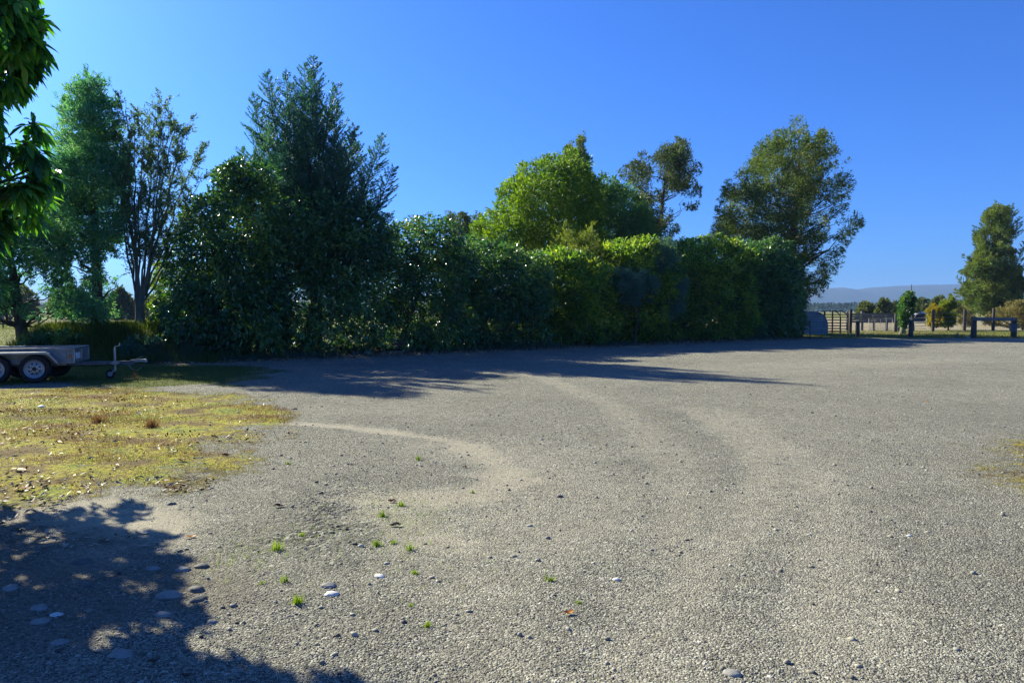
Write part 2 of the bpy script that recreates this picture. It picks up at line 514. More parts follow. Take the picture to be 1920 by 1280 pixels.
def zones(x, y):
    P = np.stack([x, y], 1)
    nz = fbm(x * 1.1, y * 1.1, 31) - 0.5
    nf = fbm(x * 4.2, y * 4.2, 41) - 0.5
    near = y < 60
    moss = np.zeros(len(x)); sandy = np.zeros(len(x)); coarse = np.zeros(len(x)); turf = np.zeros(len(x)); soil = np.zeros(len(x)); grass = np.zeros(len(x))
    i = np.where(near)[0]; Q = P[i]; n1 = nz[i]; n2 = nf[i]
    moss[i] = sm(-0.55, 0.75, sdpoly(Q, MOSS) + 1.2 * n1 + 0.9 * n2)
    moss[i] = np.maximum(moss[i], 0.8 * sm(-0.8, 0.9, sdpoly(Q, MOSS_R) + 1.0 * n1 + 0.8 * n2))
    turf[i] = sm(-0.6, 0.8, sdpoly(Q, TURF) + 1.6 * n1)
    for pts, w, k in SANDY:
        sandy[i] = np.maximum(sandy[i], k * (1 - sm(0.3 * w, 1.7 * w, segdist(Q, gpoly(pts)) + 0.5 * w * n1 * 2 + w * n2)))
    coarse[i] = sm(-0.3, 0.4, sdpoly(Q, COARSE) + 0.9 * n1 + 0.6 * n2)
    soil[i] = sm(-0.3, 0.3, sdpoly(Q, SOIL) + 0.8 * n1 + 0.5 * n2)
    b, a = hline(x, y)
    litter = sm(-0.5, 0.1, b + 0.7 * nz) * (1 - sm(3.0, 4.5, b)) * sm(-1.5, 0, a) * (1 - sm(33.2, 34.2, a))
    # beyond the yard: pasture
    edge = np.where(x > 14, 40.2, 1e6)
    grass = np.maximum(sm(-0.4, 0.5, y - edge + nz * 1.6), sm(3.5, 5, b) * (y > 20))
    grass = np.maximum(grass, sm(20.6, 21.3, y + 0.5 * nz) * (x < -8.2) * (b > -1.0))
    grass = np.maximum(grass, (y > 140) * 1.0)
    return moss, sandy, coarse, np.maximum(turf * 0.8, 0), np.maximum(litter, 0), grass, soil


rows = [-6 + 3.0]
rows = list(np.linspace(-5.5, 1.2, 20))
y_ = 1.2
while y_ < 5400:
    y_ += max(0.03, 0.0085 * (y_ + 1.0)) if y_ < 60 else 0.06 * y_
    rows.append(y_)
rows = np.array(rows)
ucol = np.concatenate([np.linspace(-1.6, -0.75, 50)[:-1], np.linspace(-0.75, 0.75, 460), np.linspace(0.75, 1.6, 50)[1:]])
gx = (ucol[None, :] * (rows[:, None] + 7.0)); gy = np.repeat(rows[:, None], len(ucol), 1)
nR, nC = gx.shape
gxf, gyf = gx.ravel(), gy.ravel()
gz = zheight(gxf, gyf)
moss, sandy, coarse, turf, litter, grass, soil = zones(gxf, gyf)
gz = gz + 0.05 * moss * (fbm(gxf * 3, gyf * 3, 77) - 0.25) - 0.012 * sandy + 0.012 * coarse
ii = (np.arange(nR - 1)[:, None] * nC + np.arange(nC - 1)[None, :]).ravel()
GQ = np.stack([ii, ii + 1, ii + nC + 1, ii + nC], 1)
one = np.ones(len(gxf))


def ground_mat():
    m, nt, out = newmat('gravel_and_grass')
    L = nt.links.new
    tc = N(nt, 'ShaderNodeTexCoord'); vec = tc.outputs['Object']
    z1 = N(nt, 'ShaderNodeAttribute', attribute_name='zone_a'); s1 = N(nt, 'ShaderNodeSeparateColor'); L(z1.outputs['Color'], s1.inputs[0])
    z2 = N(nt, 'ShaderNodeAttribute', attribute_name='zone_b'); s2 = N(nt, 'ShaderNodeSeparateColor'); L(z2.outputs['Color'], s2.inputs[0])
    mossf, sandf, coarf = s1.outputs[0], s1.outputs[1], s1.outputs[2]
    turff, litf, grasf = s2.outputs[0], s2.outputs[1], s2.outputs[2]
    soilf = z1.outputs['Alpha']
    # gravel: three sizes of stones
    def vor(scale, rnd=1.0):
        v = N(nt, 'ShaderNodeTexVoronoi'); v.inputs['Scale'].default_value = scale; v.inputs['Randomness'].default_value = rnd
        L(vec, v.inputs['Vector']); return v
    va = vor(88); vb = vor(185); vc = vor(34)
    sa = N(nt, 'ShaderNodeSeparateColor'); L(va.outputs['Color'], sa.inputs[0])
    sb = N(nt, 'ShaderNodeSeparateColor'); L(vb.outputs['Color'], sb.inputs[0])
    scc = N(nt, 'ShaderNodeSeparateColor'); L(vc.outputs['Color'], scc.inputs[0])
    stones = [(0.0, (0.035, 0.035, 0.033)), (0.22, (0.09, 0.088, 0.075)), (0.5, (0.22, 0.212, 0.165)), (0.72, (0.36, 0.345, 0.27)), (0.9, (0.52, 0.50, 0.40)), (1.0, (0.75, 0.73, 0.62))]
    ca = ramp(nt, sa.outputs[0], stones); cb = ramp(nt, sb.outputs[1], stones); cc = ramp(nt, scc.outputs[0], stones)
    col = mix(nt, 0.45, ca, cb)
    pick = math_(nt, 'GREATER_THAN', scc.outputs[1], 0.86)
    pick = math_(nt, 'MULTIPLY', pick, math_(nt, 'LESS_THAN', vc.outputs['Distance'], 0.42))
    col = mix(nt, pick, col, cc)
    big = noise(nt, vec, 0.35, 5, 0.6); med = noise(nt, vec, 2.3, 5, 0.6); fine = noise(nt, vec, 160, 3, 0.6); tone = noise(nt, vec, 0.9, 4, 0.6)
    # earthy fines between the stones and broad wear
    col = mix(nt, math_(nt, 'MULTIPLY', ramp(nt, med.outputs[0], [(0.38, (0, 0, 0)), (0.68, (1, 1, 1))]), 0.35), col, (0.26, 0.24, 0.175))
    hv = N(nt, 'ShaderNodeHueSaturation'); L(col, hv.inputs['Color'])
    L(math_(nt, 'ADD', math_(nt, 'MULTIPLY', big.outputs[0], 0.6), math_(nt, 'ADD', math_(nt, 'MULTIPLY', tone.outputs[0], 0.35), 0.53)), hv.inputs['Value'])
    col = hv.outputs[0]
    mot = noise(nt, vec, 11, 5, 0.7); mot2 = noise(nt, vec, 4.0, 4, 0.65)
    hv2 = N(nt, 'ShaderNodeHueSaturation'); L(col, hv2.inputs['Color'])
    L(math_(nt, 'ADD', 0.27, math_(nt, 'ADD', math_(nt, 'MULTIPLY', mot.outputs[0], 0.85), math_(nt, 'MULTIPLY', mot2.outputs[0], 0.5))), hv2.inputs['Value'])
    col = hv2.outputs[0]
    # packed sand
    sand = ramp(nt, fine.outputs[0], [(0.3, (0.30, 0.262, 0.185)), (0.7, (0.44, 0.39, 0.285))])
    sandr = ramp(nt, math_(nt, 'ADD', sandf, math_(nt, 'MULTIPLY', math_(nt, 'SUBTRACT', mot.outputs[0], 0.5), 1.3)), [(0.3, (0, 0, 0)), (1.05, (1, 1, 1))])
    sandk = math_(nt, 'MULTIPLY', sandr, ramp(nt, sa.outputs[2], [(0.55, (1, 1, 1)), (0.95, (0.35, 0.35, 0.35))]))
    col = mix(nt, math_(nt, 'MULTIPLY', sandk, 0.8), col, sand)
    # coarse dark stones
    dark = mix(nt, 1.0, cc, (0.62, 0.63, 0.62), 'MULTIPLY')
    col = mix(nt, math_(nt, 'MULTIPLY', coarf, 0.8), col, dark)
    # brown soil with chips
    so = ramp(nt, noise(nt, vec, 26, 6, 0.7).outputs[0], [(0.35, (0.10, 0.085, 0.062)), (0.6, (0.21, 0.18, 0.135)), (0.75, (0.38, 0.34, 0.27))])
    col = mix(nt, math_(nt, 'MULTIPLY', soilf, 0.6), col, so)
    # moss
    mn = noise(nt, vec, 9, 6, 0.7); mn2 = noise(nt, vec, 1.6, 5, 0.65)
    mcol = ramp(nt, mn2.outputs[0], [(0.32, (0.17, 0.105, 0.045)), (0.43, (0.29, 0.22, 0.06)), (0.53, (0.52, 0.46, 0.04)), (0.62, (0.36, 0.42, 0.05)), (0.72, (0.22, 0.30, 0.05))])
    mcol = mix(nt, ramp(nt, noise(nt, vec, 22, 5, 0.75).outputs[0], [(0.42, (0, 0, 0)), (0.62, (1, 1, 1))]), mcol, (0.10, 0.07, 0.03))
    mk_ = ramp(nt, math_(nt, 'ADD', mossf, math_(nt, 'ADD', math_(nt, 'MULTIPLY', math_(nt, 'SUBTRACT', mn.outputs[0], 0.5), 1.5), math_(nt, 'MULTIPLY', math_(nt, 'SUBTRACT', noise(nt, vec, 30, 4, .7).outputs[0], 0.5), 1.3))), [(0.30, (0, 0, 0)), (0.70, (1, 1, 1))])
    col = mix(nt, mk_, col, mcol)
    # turf, litter, pasture
    tcol = ramp(nt, mn.outputs[0], [(0.3, (0.06, 0.075, 0.02)), (0.6, (0.12, 0.13, 0.03)), (0.8, (0.2, 0.17, 0.07))])
    tk = ramp(nt, math_(nt, 'ADD', turff, math_(nt, 'MULTIPLY', math_(nt, 'SUBTRACT', mn.outputs[0], 0.5), 1.2)), [(0.3, (0, 0, 0)), (0.7, (1, 1, 1))])
    col = mix(nt, tk, col, tcol)
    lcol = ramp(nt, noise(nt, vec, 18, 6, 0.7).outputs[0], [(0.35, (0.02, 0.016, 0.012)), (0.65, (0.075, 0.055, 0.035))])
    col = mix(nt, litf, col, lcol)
    gn = noise(nt, vec, 0.06, 6, 0.6)
    gcol = ramp(nt, gn.outputs[0], [(0.3, (0.085, 0.12, 0.022)), (0.5, (0.17, 0.17, 0.035)), (0.65, (0.25, 0.21, 0.085)), (0.8, (0.30, 0.25, 0.14))])
    gcol = mix(nt, math_(nt, 'MULTIPLY', mn.outputs[0], 0.5), gcol, (0.06, 0.07, 0.018))
    sp_ = N(nt, 'ShaderNodeSeparateXYZ'); L(vec, sp_.inputs[0])
    far_ = N(nt, 'ShaderNodeMapRange'); far_.inputs['From Min'].default_value = 52; far_.inputs['From Max'].default_value = 60; L(sp_.outputs[1], far_.inputs['Value'])
    rt_ = N(nt, 'ShaderNodeMapRange'); rt_.inputs['From Min'].default_value = 14; rt_.inputs['From Max'].default_value = 20; L(sp_.outputs[0], rt_.inputs['Value'])
    fo_ = N(nt, 'ShaderNodeMapRange'); fo_.inputs['From Min'].default_value = 190; fo_.inputs['From Max'].default_value = 100; L(sp_.outputs[1], fo_.inputs['Value'])
    gcol = mix(nt, math_(nt, 'MULTIPLY', math_(nt, 'MULTIPLY', far_.outputs[0], fo_.outputs[0]), math_(nt, 'MULTIPLY', rt_.outputs[0], 0.75)), gcol, (0.34, 0.28, 0.19))
    col = mix(nt, grasf, col, gcol)
    p = N(nt, 'ShaderNodeBsdfPrincipled'); p.inputs['Roughness'].default_value = 0.92; p.inputs['Specular IOR Level'].default_value = 0.15
    L(col, p.inputs['Base Color'])
    # relief
    inv = lambda v, r: math_(nt, 'MULTIPLY', math_(nt, 'SUBTRACT', 0.6, v.outputs['Distance']), r)
    h = math_(nt, 'ADD', inv(va, 1.0), inv(vb, 0.5))
    h = math_(nt, 'ADD', h, math_(nt, 'MULTIPLY', inv(vc, 2.6), math_(nt, 'ADD', math_(nt, 'MULTIPLY', pick, 0.7), math_(nt, 'MULTIPLY', coarf, 0.8))))
    flat = math_(nt, 'SUBTRACT', 1.0, math_(nt, 'MULTIPLY', sandf, 0.75))
    h = math_(nt, 'MULTIPLY', h, flat)
    h = math_(nt, 'ADD', h, math_(nt, 'MULTIPLY', mn.outputs[0], math_(nt, 'MULTIPLY', mk_, 3.0)))
    h = math_(nt, 'ADD', h, math_(nt, 'MULTIPLY', fine.outputs[0], 0.3))
    b = N(nt, 'ShaderNodeBump'); b.inputs['Strength'].default_value = 1.0; b.inputs['Distance'].default_value = 0.020
    L(h, b.inputs['Height']); L(b.outputs[0], p.inputs['Normal'])
    L(p.outputs[0], out.inputs['Surface'])
    return m


M_GROUND = ground_mat()
ground = mk('ground', np.stack([gxf, gyf, gz], 1), [GQ], M_GROUND, None, True,
            {'zone_a': np.stack([moss, sandy, coarse, soil], 1), 'zone_b': np.stack([turf, litter, grass, one], 1)})
tag(ground, 'gravel yard with mossy patches and pasture beyond', None, None, 'structure')


def gz_at(x, y):
    x = np.atleast_1d(np.asarray(x, float)); y = np.atleast_1d(np.asarray(y, float))
    mo, sa, co, _, _, _, _ = zones(x, y)
    return zheight(x, y) + 0.05 * mo * (fbm(x * 3, y * 3, 77) - 0.25) - 0.012 * sa + 0.012 * co


def gpt(px, py):                      # where the sight line first meets the ground
    d = ray(px, py)
    t = 2.0 * 1.012 ** np.arange(290)
    Q = CAM + d * t[:, None]
    f = Q[:, 2] - gz_at(Q[:, 0], Q[:, 1])
    i = int(np.argmax(f < 0))
    a = f[i - 1] / (f[i - 1] - f[i])
    p = Q[i - 1] + (Q[i] - Q[i - 1]) * a
    p[2] = float(gz_at(p[0], p[1])[0])
    return p


# ------------------------------------------------------------------ loose gravel (uncountable)
def ico():
    bm = bmesh.new(); bmesh.ops.create_icosphere(bm, subdivisions=1, radius=1)
    v = np.array([q.co[:] for q in bm.verts]); f = np.array([[w.index for w in q.verts] for q in bm.faces]); bm.free()
    return v, f


ICO_V, ICO_F = ico()


def frustum_scatter(rng, n, y0, y1, power, umax=0.74):
    y = (y0 ** power + rng.random(n) * (y1 ** power - y0 ** power)) ** (1 / power)
    x = rng.uniform(-umax, umax, n) * (y + 0.3)
    return x, y


def stones(rng, x, y, size, flat=0.55, sink=0.3):
    n = len(x)
    z = gz_at(x, y)
    rad = size[:, None] * rng.uniform(0.65, 1.25, (n, 3)); rad[:, 2] *= flat
    a = rng.uniform(0, 2 * PI, n)
    base = ICO_V[None] * (1 + rng.normal(0, 0.16, (n, len(ICO_V), 1)))
    v = base * rad[:, None, :]
    ca, sa = np.cos(a)[:, None], np.sin(a)[:, None]
    X = v[..., 0] * ca - v[..., 1] * sa + x[:, None]; Y = v[..., 0] * sa + v[..., 1] * ca + y[:, None]
    Z = v[..., 2] + (z + rad[:, 2] * (1 - 2 * sink))[:, None]
    V = np.stack([X, Y, Z], -1).reshape(-1, 3)
    Fq = (ICO_F[None] + (np.arange(n) * len(ICO_V))[:, None, None]).reshape(-1, 3)
    return V, Fq


rng = np.random.default_rng(11)
sx, sy = frustum_scatter(rng, 150000, 2.3, 15.0, 0.7)
zo = zones(sx, sy)
keep = rng.random(len(sx)) < (0.85 - 0.6 * zo[1] - 0.75 * zo[0] - .4 * zo[3] + 0.6 * zo[2])
cl = fbm(sx * 0.9, sy * 0.9, 55)
keep &= rng.random(len(sx)) < 0.25 + 1.3 * sm(0.35, 0.7, cl)
sx, sy = sx[keep], sy[keep]; zo = [q[keep] for q in zo]
ssize = 0.0028 + 0.0034 * rng.random(len(sx)) ** 1.5 + 0.014 * (rng.random(len(sx)) > 0.982) * rng.random(len(sx)) + 0.005 * zo[2] * rng.random(len(sx))
V, Fq = stones(rng, sx, sy, ssize)
mx_, my_ = frustum_scatter(rng, 9000, 4.0, 34.0, 0.9)
zo = zones(mx_, my_)
keep = (zo[4] < .1) & (zo[5] < .1) & (rng.random(len(mx_)) < .5 - .4 * zo[0]) & (fbm(mx_ * .5, my_ * .5, 57) > .42)
mx_, my_ = mx_[keep], my_[keep]
V2, F2 = stones(rng, mx_, my_, rng.uniform(.006, .011, len(mx_)) + .012 * rng.random(len(mx_)) ** 8, .42, .4)
Fq = np.concatenate([Fq, F2 + len(V)]); V = np.concatenate([V, V2])
tag(mk('gravel', V, [Fq], M_PEBBLE), 'loose grey gravel stones over the yard', None, None, 'stuff')


# ------------------------------------------------------------------ blades and fallen leaves (uncountable)
def blades(rng, x, y, h, w, lean=0.5, z=None):
    n = len(x)
    z = gz_at(x, y) if z is None else z
    a = rng.uniform(0, 2 * PI, n); l = np.abs(rng.normal(0, lean, n)); b = rng.uniform(0, 2 * PI, n)
    P = np.stack([x, y, z - 0.01], 1)
    S = np.stack([np.cos(a), np.sin(a), 0 * a], 1) * (w / 2)[:, None]
    hz = h / np.sqrt(1 + l * l)
    d1 = np.stack([np.cos(b) * l * 0.35, np.sin(b) * l * 0.35, 0.62 + 0 * b], 1) * hz[:, None]
    d2 = np.stack([np.cos(b) * l, np.sin(b) * l, 1 + 0 * b], 1) * hz[:, None]
    V = np.stack([P - S, P + S, P + d1 + S * .7, P + d1 - S * .7, P + d2], 1).reshape(-1, 3)
    o = (np.arange(n) * 5)[:, None]
    return V, [o + np.array([[0, 1, 2, 3]]), o + np.array([[3, 2, 4]])]


def rep(a, k): return np.repeat(a, k)


def flat_leaves(rng, x, y, L, W, lift=0.012, tilt=0.35, z=None):
    n = len(x)
    z = gz_at(x, y) if z is None else z
    a = rng.uniform(0, 2 * PI, n)
    D = unit(np.stack([np.cos(a), np.sin(a), rng.normal(0, tilt, n)], 1))
    P = np.stack([x, y, z + lift + np.abs(D[:, 2]) * L * 0.4], 1) - D * (L / 2)[:, None]
    S = unit(np.cross(D, np.array([0, 0, 1.0]) + rng.normal(0, 0.35, (n, 3))))
    U = np.cross(S, D)
    m = P + D * (L * .45)[:, None]
    up = np.array([0, 0, 1.0]) * (W * rng.uniform(0.05, 0.45, n))[:, None]
    V = np.stack([P, m + S * (W / 2)[:, None] + up, P + D * L[:, None] + up * .6, m - S * (W / 2)[:, None] + up, m], 1).reshape(-1, 3)
    o = (np.arange(n) * 5)[:, None]
    return V, [np.concatenate([o + np.array([[0, 1, 4]]), o + np.array([[1, 2, 4]]), o + np.array([[2, 3, 4]]), o + np.array([[3, 0, 4]])])]


rng = np.random.default_rng(12)
# moss-patch grass
x = rng.uniform(-11.5, -1.5, 190000); y = rng.uniform(5.5, 15, 190000)
zo = zones(x, y)
k = (zo[0] > 0.25 + .5 * rng.random(len(x))) & (rng.random(len(x)) < 0.55 * sm(0.42, 0.62, fbm(x * 1.5, y * 1.5, 91))) & (np.abs(x / y) < 0.85)
x, y = x[k], y[k]
V, Fs = blades(rng, x, y, rng.uniform(0.015, 0.05, len(x)), rng.uniform(0.003, 0.006, len(x)), 0.7)
tag(mk('short_grass', V, Fs, M_GRASS), 'short green grass on the mossy patch', None, None, 'stuff')
# dry brown grass of the patch
x = rng.uniform(-11.5, -1.5, 120000); y = rng.uniform(5.3, 14, 120000)
zo = zones(x, y)
k = (zo[0] > 0.3) & (rng.random(len(x)) < 0.9 * sm(0.50, 0.66, fbm(x * 0.9 + 3, y * 1.6, 63))) & (np.abs(x / y) < 0.85)
x, y = x[k], y[k]
V, Fs = blades(rng, x, y, rng.uniform(0.02, 0.075, len(x)), rng.uniform(0.0025, 0.005, len(x)), 1.0)
tag(mk('dry_grass', V, Fs, M_DRY), 'dry reddish brown grass on the mossy patch', None, None, 'stuff')
# turf by the trailer and along the hedge foot
x = rng.uniform(-16, -5, 90000); y = rng.uniform(13, 22, 90000)
zo = zones(x, y)
k = (zo[3] > 0.25) & (rng.random(len(x)) < 0.8)
x, y = x[k], y[k]
V, Fs = blades(rng, x, y, rng.uniform(0.02, 0.07, len(x)), rng.uniform(0.005, 0.009, len(x)), 0.7)
tag(mk('turf', V, Fs, M_GRASS), 'short turf around the trailer', None, None, 'stuff')
# bank grass (long) under the left trees
x = rng.uniform(-16, -8.6, 70000); y = rng.uniform(20.7, 24.0, 70000)
k = (zones(x, y)[5] > 0.4) & (rng.random(len(x)) < 0.3 + 0.7 * sm(0.4, 0.6, fbm(x, y, 15)))
x, y = x[k], y[k]
V, Fs = blades(rng, x, y, rng.uniform(0.08, 0.38, len(x)), rng.uniform(0.008, 0.016, len(x)), 0.7)
tag(mk('bank_grass', V, Fs, M_GRASS), 'long grass on the bank under the trees', None, None, 'stuff')
# pasture beyond
xs_, ys_ = [], []
a = rng.uniform(14, 75, 60000); b = 40.4 + rng.random(60000) ** 1.6 * 60
k = (a / b < 0.85) & (a / b > 0.25); xs_.append(a[k]); ys_.append(b[k])
a = rng.uniform(-60, -4, 70000); b = 24 + rng.random(70000) ** 1.5 * 60
k = (a / b > -0.85) & (a / b < -0.4); xs_.append(a[k]); ys_.append(b[k])
x = np.concatenate(xs_); y = np.concatenate(ys_)
k = (zones(x, y)[5] > 0.5) & (zheight(x, y) < 0.4) & ((y < 54) | (x < 0))
x, y = x[k], y[k]
V, Fs = blades(rng, x, y, rng.uniform(0.04, 0.16, len(x)) * (1 + (y > 55)), rng.uniform(0.012, 0.03, len(x)), 0.6)
tag(mk('pasture_grass', V, Fs, M_PAST), 'sunlit pasture grass beyond the yard', None, None, 'stuff')
a = rng.uniform(-0.5, 33.5, 26000); b = rng.normal(-0.12, 0.22, 26000)
x = HA[0] + a * HDIR[0] + b * HNRM[0]; y = HA[1] + a * HDIR[1] + b * HNRM[1]
k = rng.random(len(x)) < .9 * sm(0.45, 0.68, fbm(a * .45, a * 0 + 2.0, 71))
x, y = x[k], y[k]
V, Fs = blades(rng, x, y, rng.uniform(0.05, 0.28, len(x)), rng.uniform(0.008, 0.016, len(x)), 0.7)
tag(mk('hedge_foot_grass', V, Fs, M_STRAP), 'patchy grey-green grass along the hedge foot', None, None, 'stuff')
# leaf litter below the hedge
a = rng.uniform(-0.8, 34, 22000); b = rng.normal(0.05, 0.5, 22000) - 0.8 * (rng.random(22000) < .12) * rng.random(22000)
x = HA[0] + a * HDIR[0] + b * HNRM[0]; y = HA[1] + a * HDIR[1] + b * HNRM[1]
V, Fs = flat_leaves(rng, x, y, rng.uniform(0.06, 0.14, len(x)), rng.uniform(0.025, 0.05, len(x)), 0.01, 0.3)
tag(mk('leaf_litter', V, Fs, M_LITTER), 'brown fallen leaves along the foot of the hedge', None, None, 'stuff')
# bleached leaves on the moss patch and the shaded soil
x = np.concatenate([rng.uniform(-9, -1.8, 1500), rng.uniform(-6, -2.2, 1100)]); y = np.concatenate([rng.uniform(5.6, 14, 1500), rng.uniform(4.6, 6.6, 1100)])
zo = zones(x, y)
k = (np.maximum(zo[0], zo[6]) > 0.4) & (rng.random(len(x)) < sm(0.25, 0.75, fbm(x * 0.8, y * 0.8, 29) + 0.35 * (y < 6.6) * (x < -2.6)))
x, y = x[k], y[k]
V, Fs = flat_leaves(rng, x, y, rng.uniform(0.02, 0.085, len(x)), rng.uniform(0.012, 0.032, len(x)), 0.006, 0.3)
tag(mk('pale_leaf_litter', V, Fs, M_PALELEAF), 'bleached fallen leaves on the moss and bare soil', None, None, 'stuff')


x = rng.uniform(-9, -1.8, 5200); y = rng.uniform(5.4, 12.5, 5200)
zo = zones(x, y)
k = (zo[0] > 0.25) & (rng.random(len(x)) < sm(0.42, 0.7, fbm(x * 1.1 + 9, y * 1.4, 83)))
x, y = x[k], y[k]
V, Fs = flat_leaves(rng, x, y, rng.uniform(0.025, 0.07, len(x)), rng.uniform(0.012, 0.03, len(x)), 0.012, 0.5)
tag(mk('rusty_leaf_litter', V, Fs, M_RUSTLEAF), 'rust brown fallen leaves on the mossy patch', None, None, 'stuff')


# ------------------------------------------------------------------ trees
class Plane:
    def __init__(s, px, py, Y, ang=0.0):
        s.C = at(px, py, Y); s.t = np.array([math.cos(ang), math.sin(ang), 0]); s.n = np.array([-math.sin(ang), math.cos(ang), 0])

    def sz(s, p):
        d = ray(*p)
        lam = ((s.C - CAM) @ s.n) / (d @ s.n)
        q = CAM + d * lam
        return ((q - s.C) @ s.t, q[2])

    def w(s, sv, z, dep):
        o = s.C[None] + sv[:, None] * s.t + dep[:, None] * s.n
        o[:, 2] = z
        return o


def crown_centres(rng, pl, outline, depth, nc, rc, holes=(), shell=0.5, minsep=0.6):
    poly = np.array([pl.sz(p) for p in outline])
    hp = [np.array([pl.sz(p) for p in h]) for h in holes]
    lo, hi = poly.min(0), poly.max(0)
    cand = rng.uniform(lo, hi, (nc * 14, 2))
    cand = cand[inpoly(cand, poly)]
    for h in hp: cand = cand[~inpoly(cand, h)]
    e = segdist(cand, poly, True)
    for h in hp: e = np.minimum(e, segdist(cand, h, True))
    Rm = max(e.max(), 0.3)
    t = np.clip(e / Rm, 0, 1)
    hd = depth * np.sqrt(1 - (1 - t) ** 2)
    u = rng.uniform(-1, 1, len(cand)); dep = np.sign(u) * np.abs(u) ** shell * hd
    r = np.minimum(rng.uniform(rc[0], rc[1], len(cand)), np.maximum(e * 0.95, rc[0] * 0.45))
    P = pl.w(cand[:, 0], cand[:, 1], dep)
    acc = []; ar = []
    for i in range(len(P)):
        if len(acc) >= nc: break
        if acc:
            d = np.linalg.norm(np.array(acc) - P[i], axis=1)
            if (d < minsep * r[i]).any(): continue
        acc.append(P[i]); ar.append(r[i])
    return np.array(acc), np.array(ar)


def crown_leaves(rng, cen, rad, n, L, W, out=0.7, droop=0.0, jit=0.6, squash=0.8, rpow=0.45, mid=None, pl=None, outline=None, over=0.22, shoots=0.3):
    pr = rad ** 2; pr = pr / pr.sum()
    mid = cen.mean(0) if mid is None else mid
    tn = rng.random(len(cen))
    # leaves in the body of each sprig
    n1 = int(n * (1 - shoots))
    i = rng.choice(len(cen), n1, p=pr)
    d = rdir(rng, n1)
    r = rad[i] * rng.random(n1) ** rpow * (1 + 0.15 * rng.normal(size=n1))
    off = d * r[:, None]; off[:, 2] *= squash
    P = cen[i] + off
    D = unit(d * out + unit(cen[i] - mid) * 0.45 + rng.normal(0, jit, (n1, 3)) + np.array([0, 0, -droop]))
    tone = tn[i]
    # leaves strung along shoots that stand out of the sprig
    n2 = n - n1
    if n2 > 10:
        m = max(6, n2 // 11)
        k = rng.choice(len(cen), m, p=pr)
        sd = unit(rdir(rng, m) + unit(cen[k] - mid) * 0.9 + np.array([0, 0, 0.35 - droop * .5]))
        sl_ = rad[k] * rng.uniform(0.9, 1.55, m)
        q = rng.integers(0, m, n2); t = rng.uniform(0.35, 1.0, n2)
        P2 = cen[k[q]] + sd[q] * (sl_[q] * t)[:, None] + rng.normal(0, 0.025, (n2, 3)) + np.array([0, 0, -droop * .18]) * (sl_[q] * t * t)[:, None]
        D2 = unit(sd[q] * 0.8 + rng.normal(0, 0.5, (n2, 3)) + np.array([0, 0, -droop * .8]))
        P = np.concatenate([P, P2]); D = np.concatenate([D, D2]); tone = np.concatenate([tone, tn[k[q]]])
    Ln = rng.uniform(L[0], L[1], len(P)) ; Wn = Ln * rng.uniform(W[0], W[1], len(P))
    ok = P[:, 2] > (0.12 if P[:, 1].mean() < 60 else -1)
    if outline is not None:
        poly = np.array([pl.sz(p) for p in outline])
        T = P + D * (Ln * .7)[:, None]
        S = np.stack([(T - pl.C) @ pl.t, T[:, 2]], 1)
        ov = over * (2.2 * fbm(S[:, 0] * 1.7 / max(over * 4, .4), S[:, 1] * 1.7 / max(over * 4, .4), 5, 3) - .75)
        ok &= sdpoly(S, poly) > -ov
    P, D, Ln, Wn, tone = P[ok], D[ok], Ln[ok], Wn[ok], tone[ok]
    V, Q = leaf_quads(P, D, Ln, Wn, rng)
    return V, Q, np.repeat(tone, 4)


def jagged(rng, outline, amp, step=13):
    out = []
    n = len(outline)
    area = sum(outline[i][0] * outline[(i + 1) % n][1] - outline[(i + 1) % n][0] * outline[i][1] for i in range(n))
    sg = 1 if area > 0 else -1
    for i in range(n):
        a = np.array(outline[i], float); b = np.array(outline[(i + 1) % n], float)
        d = b - a; L = np.linalg.norm(d); k = max(1, int(L / step)); nr = np.array([d[1], -d[0]]) / max(L, 1e-6) * sg
        for j in range(k):
            out.append(tuple(a + d * (j / k) + nr * (rng.normal(.05, .8) * amp)))
    return out


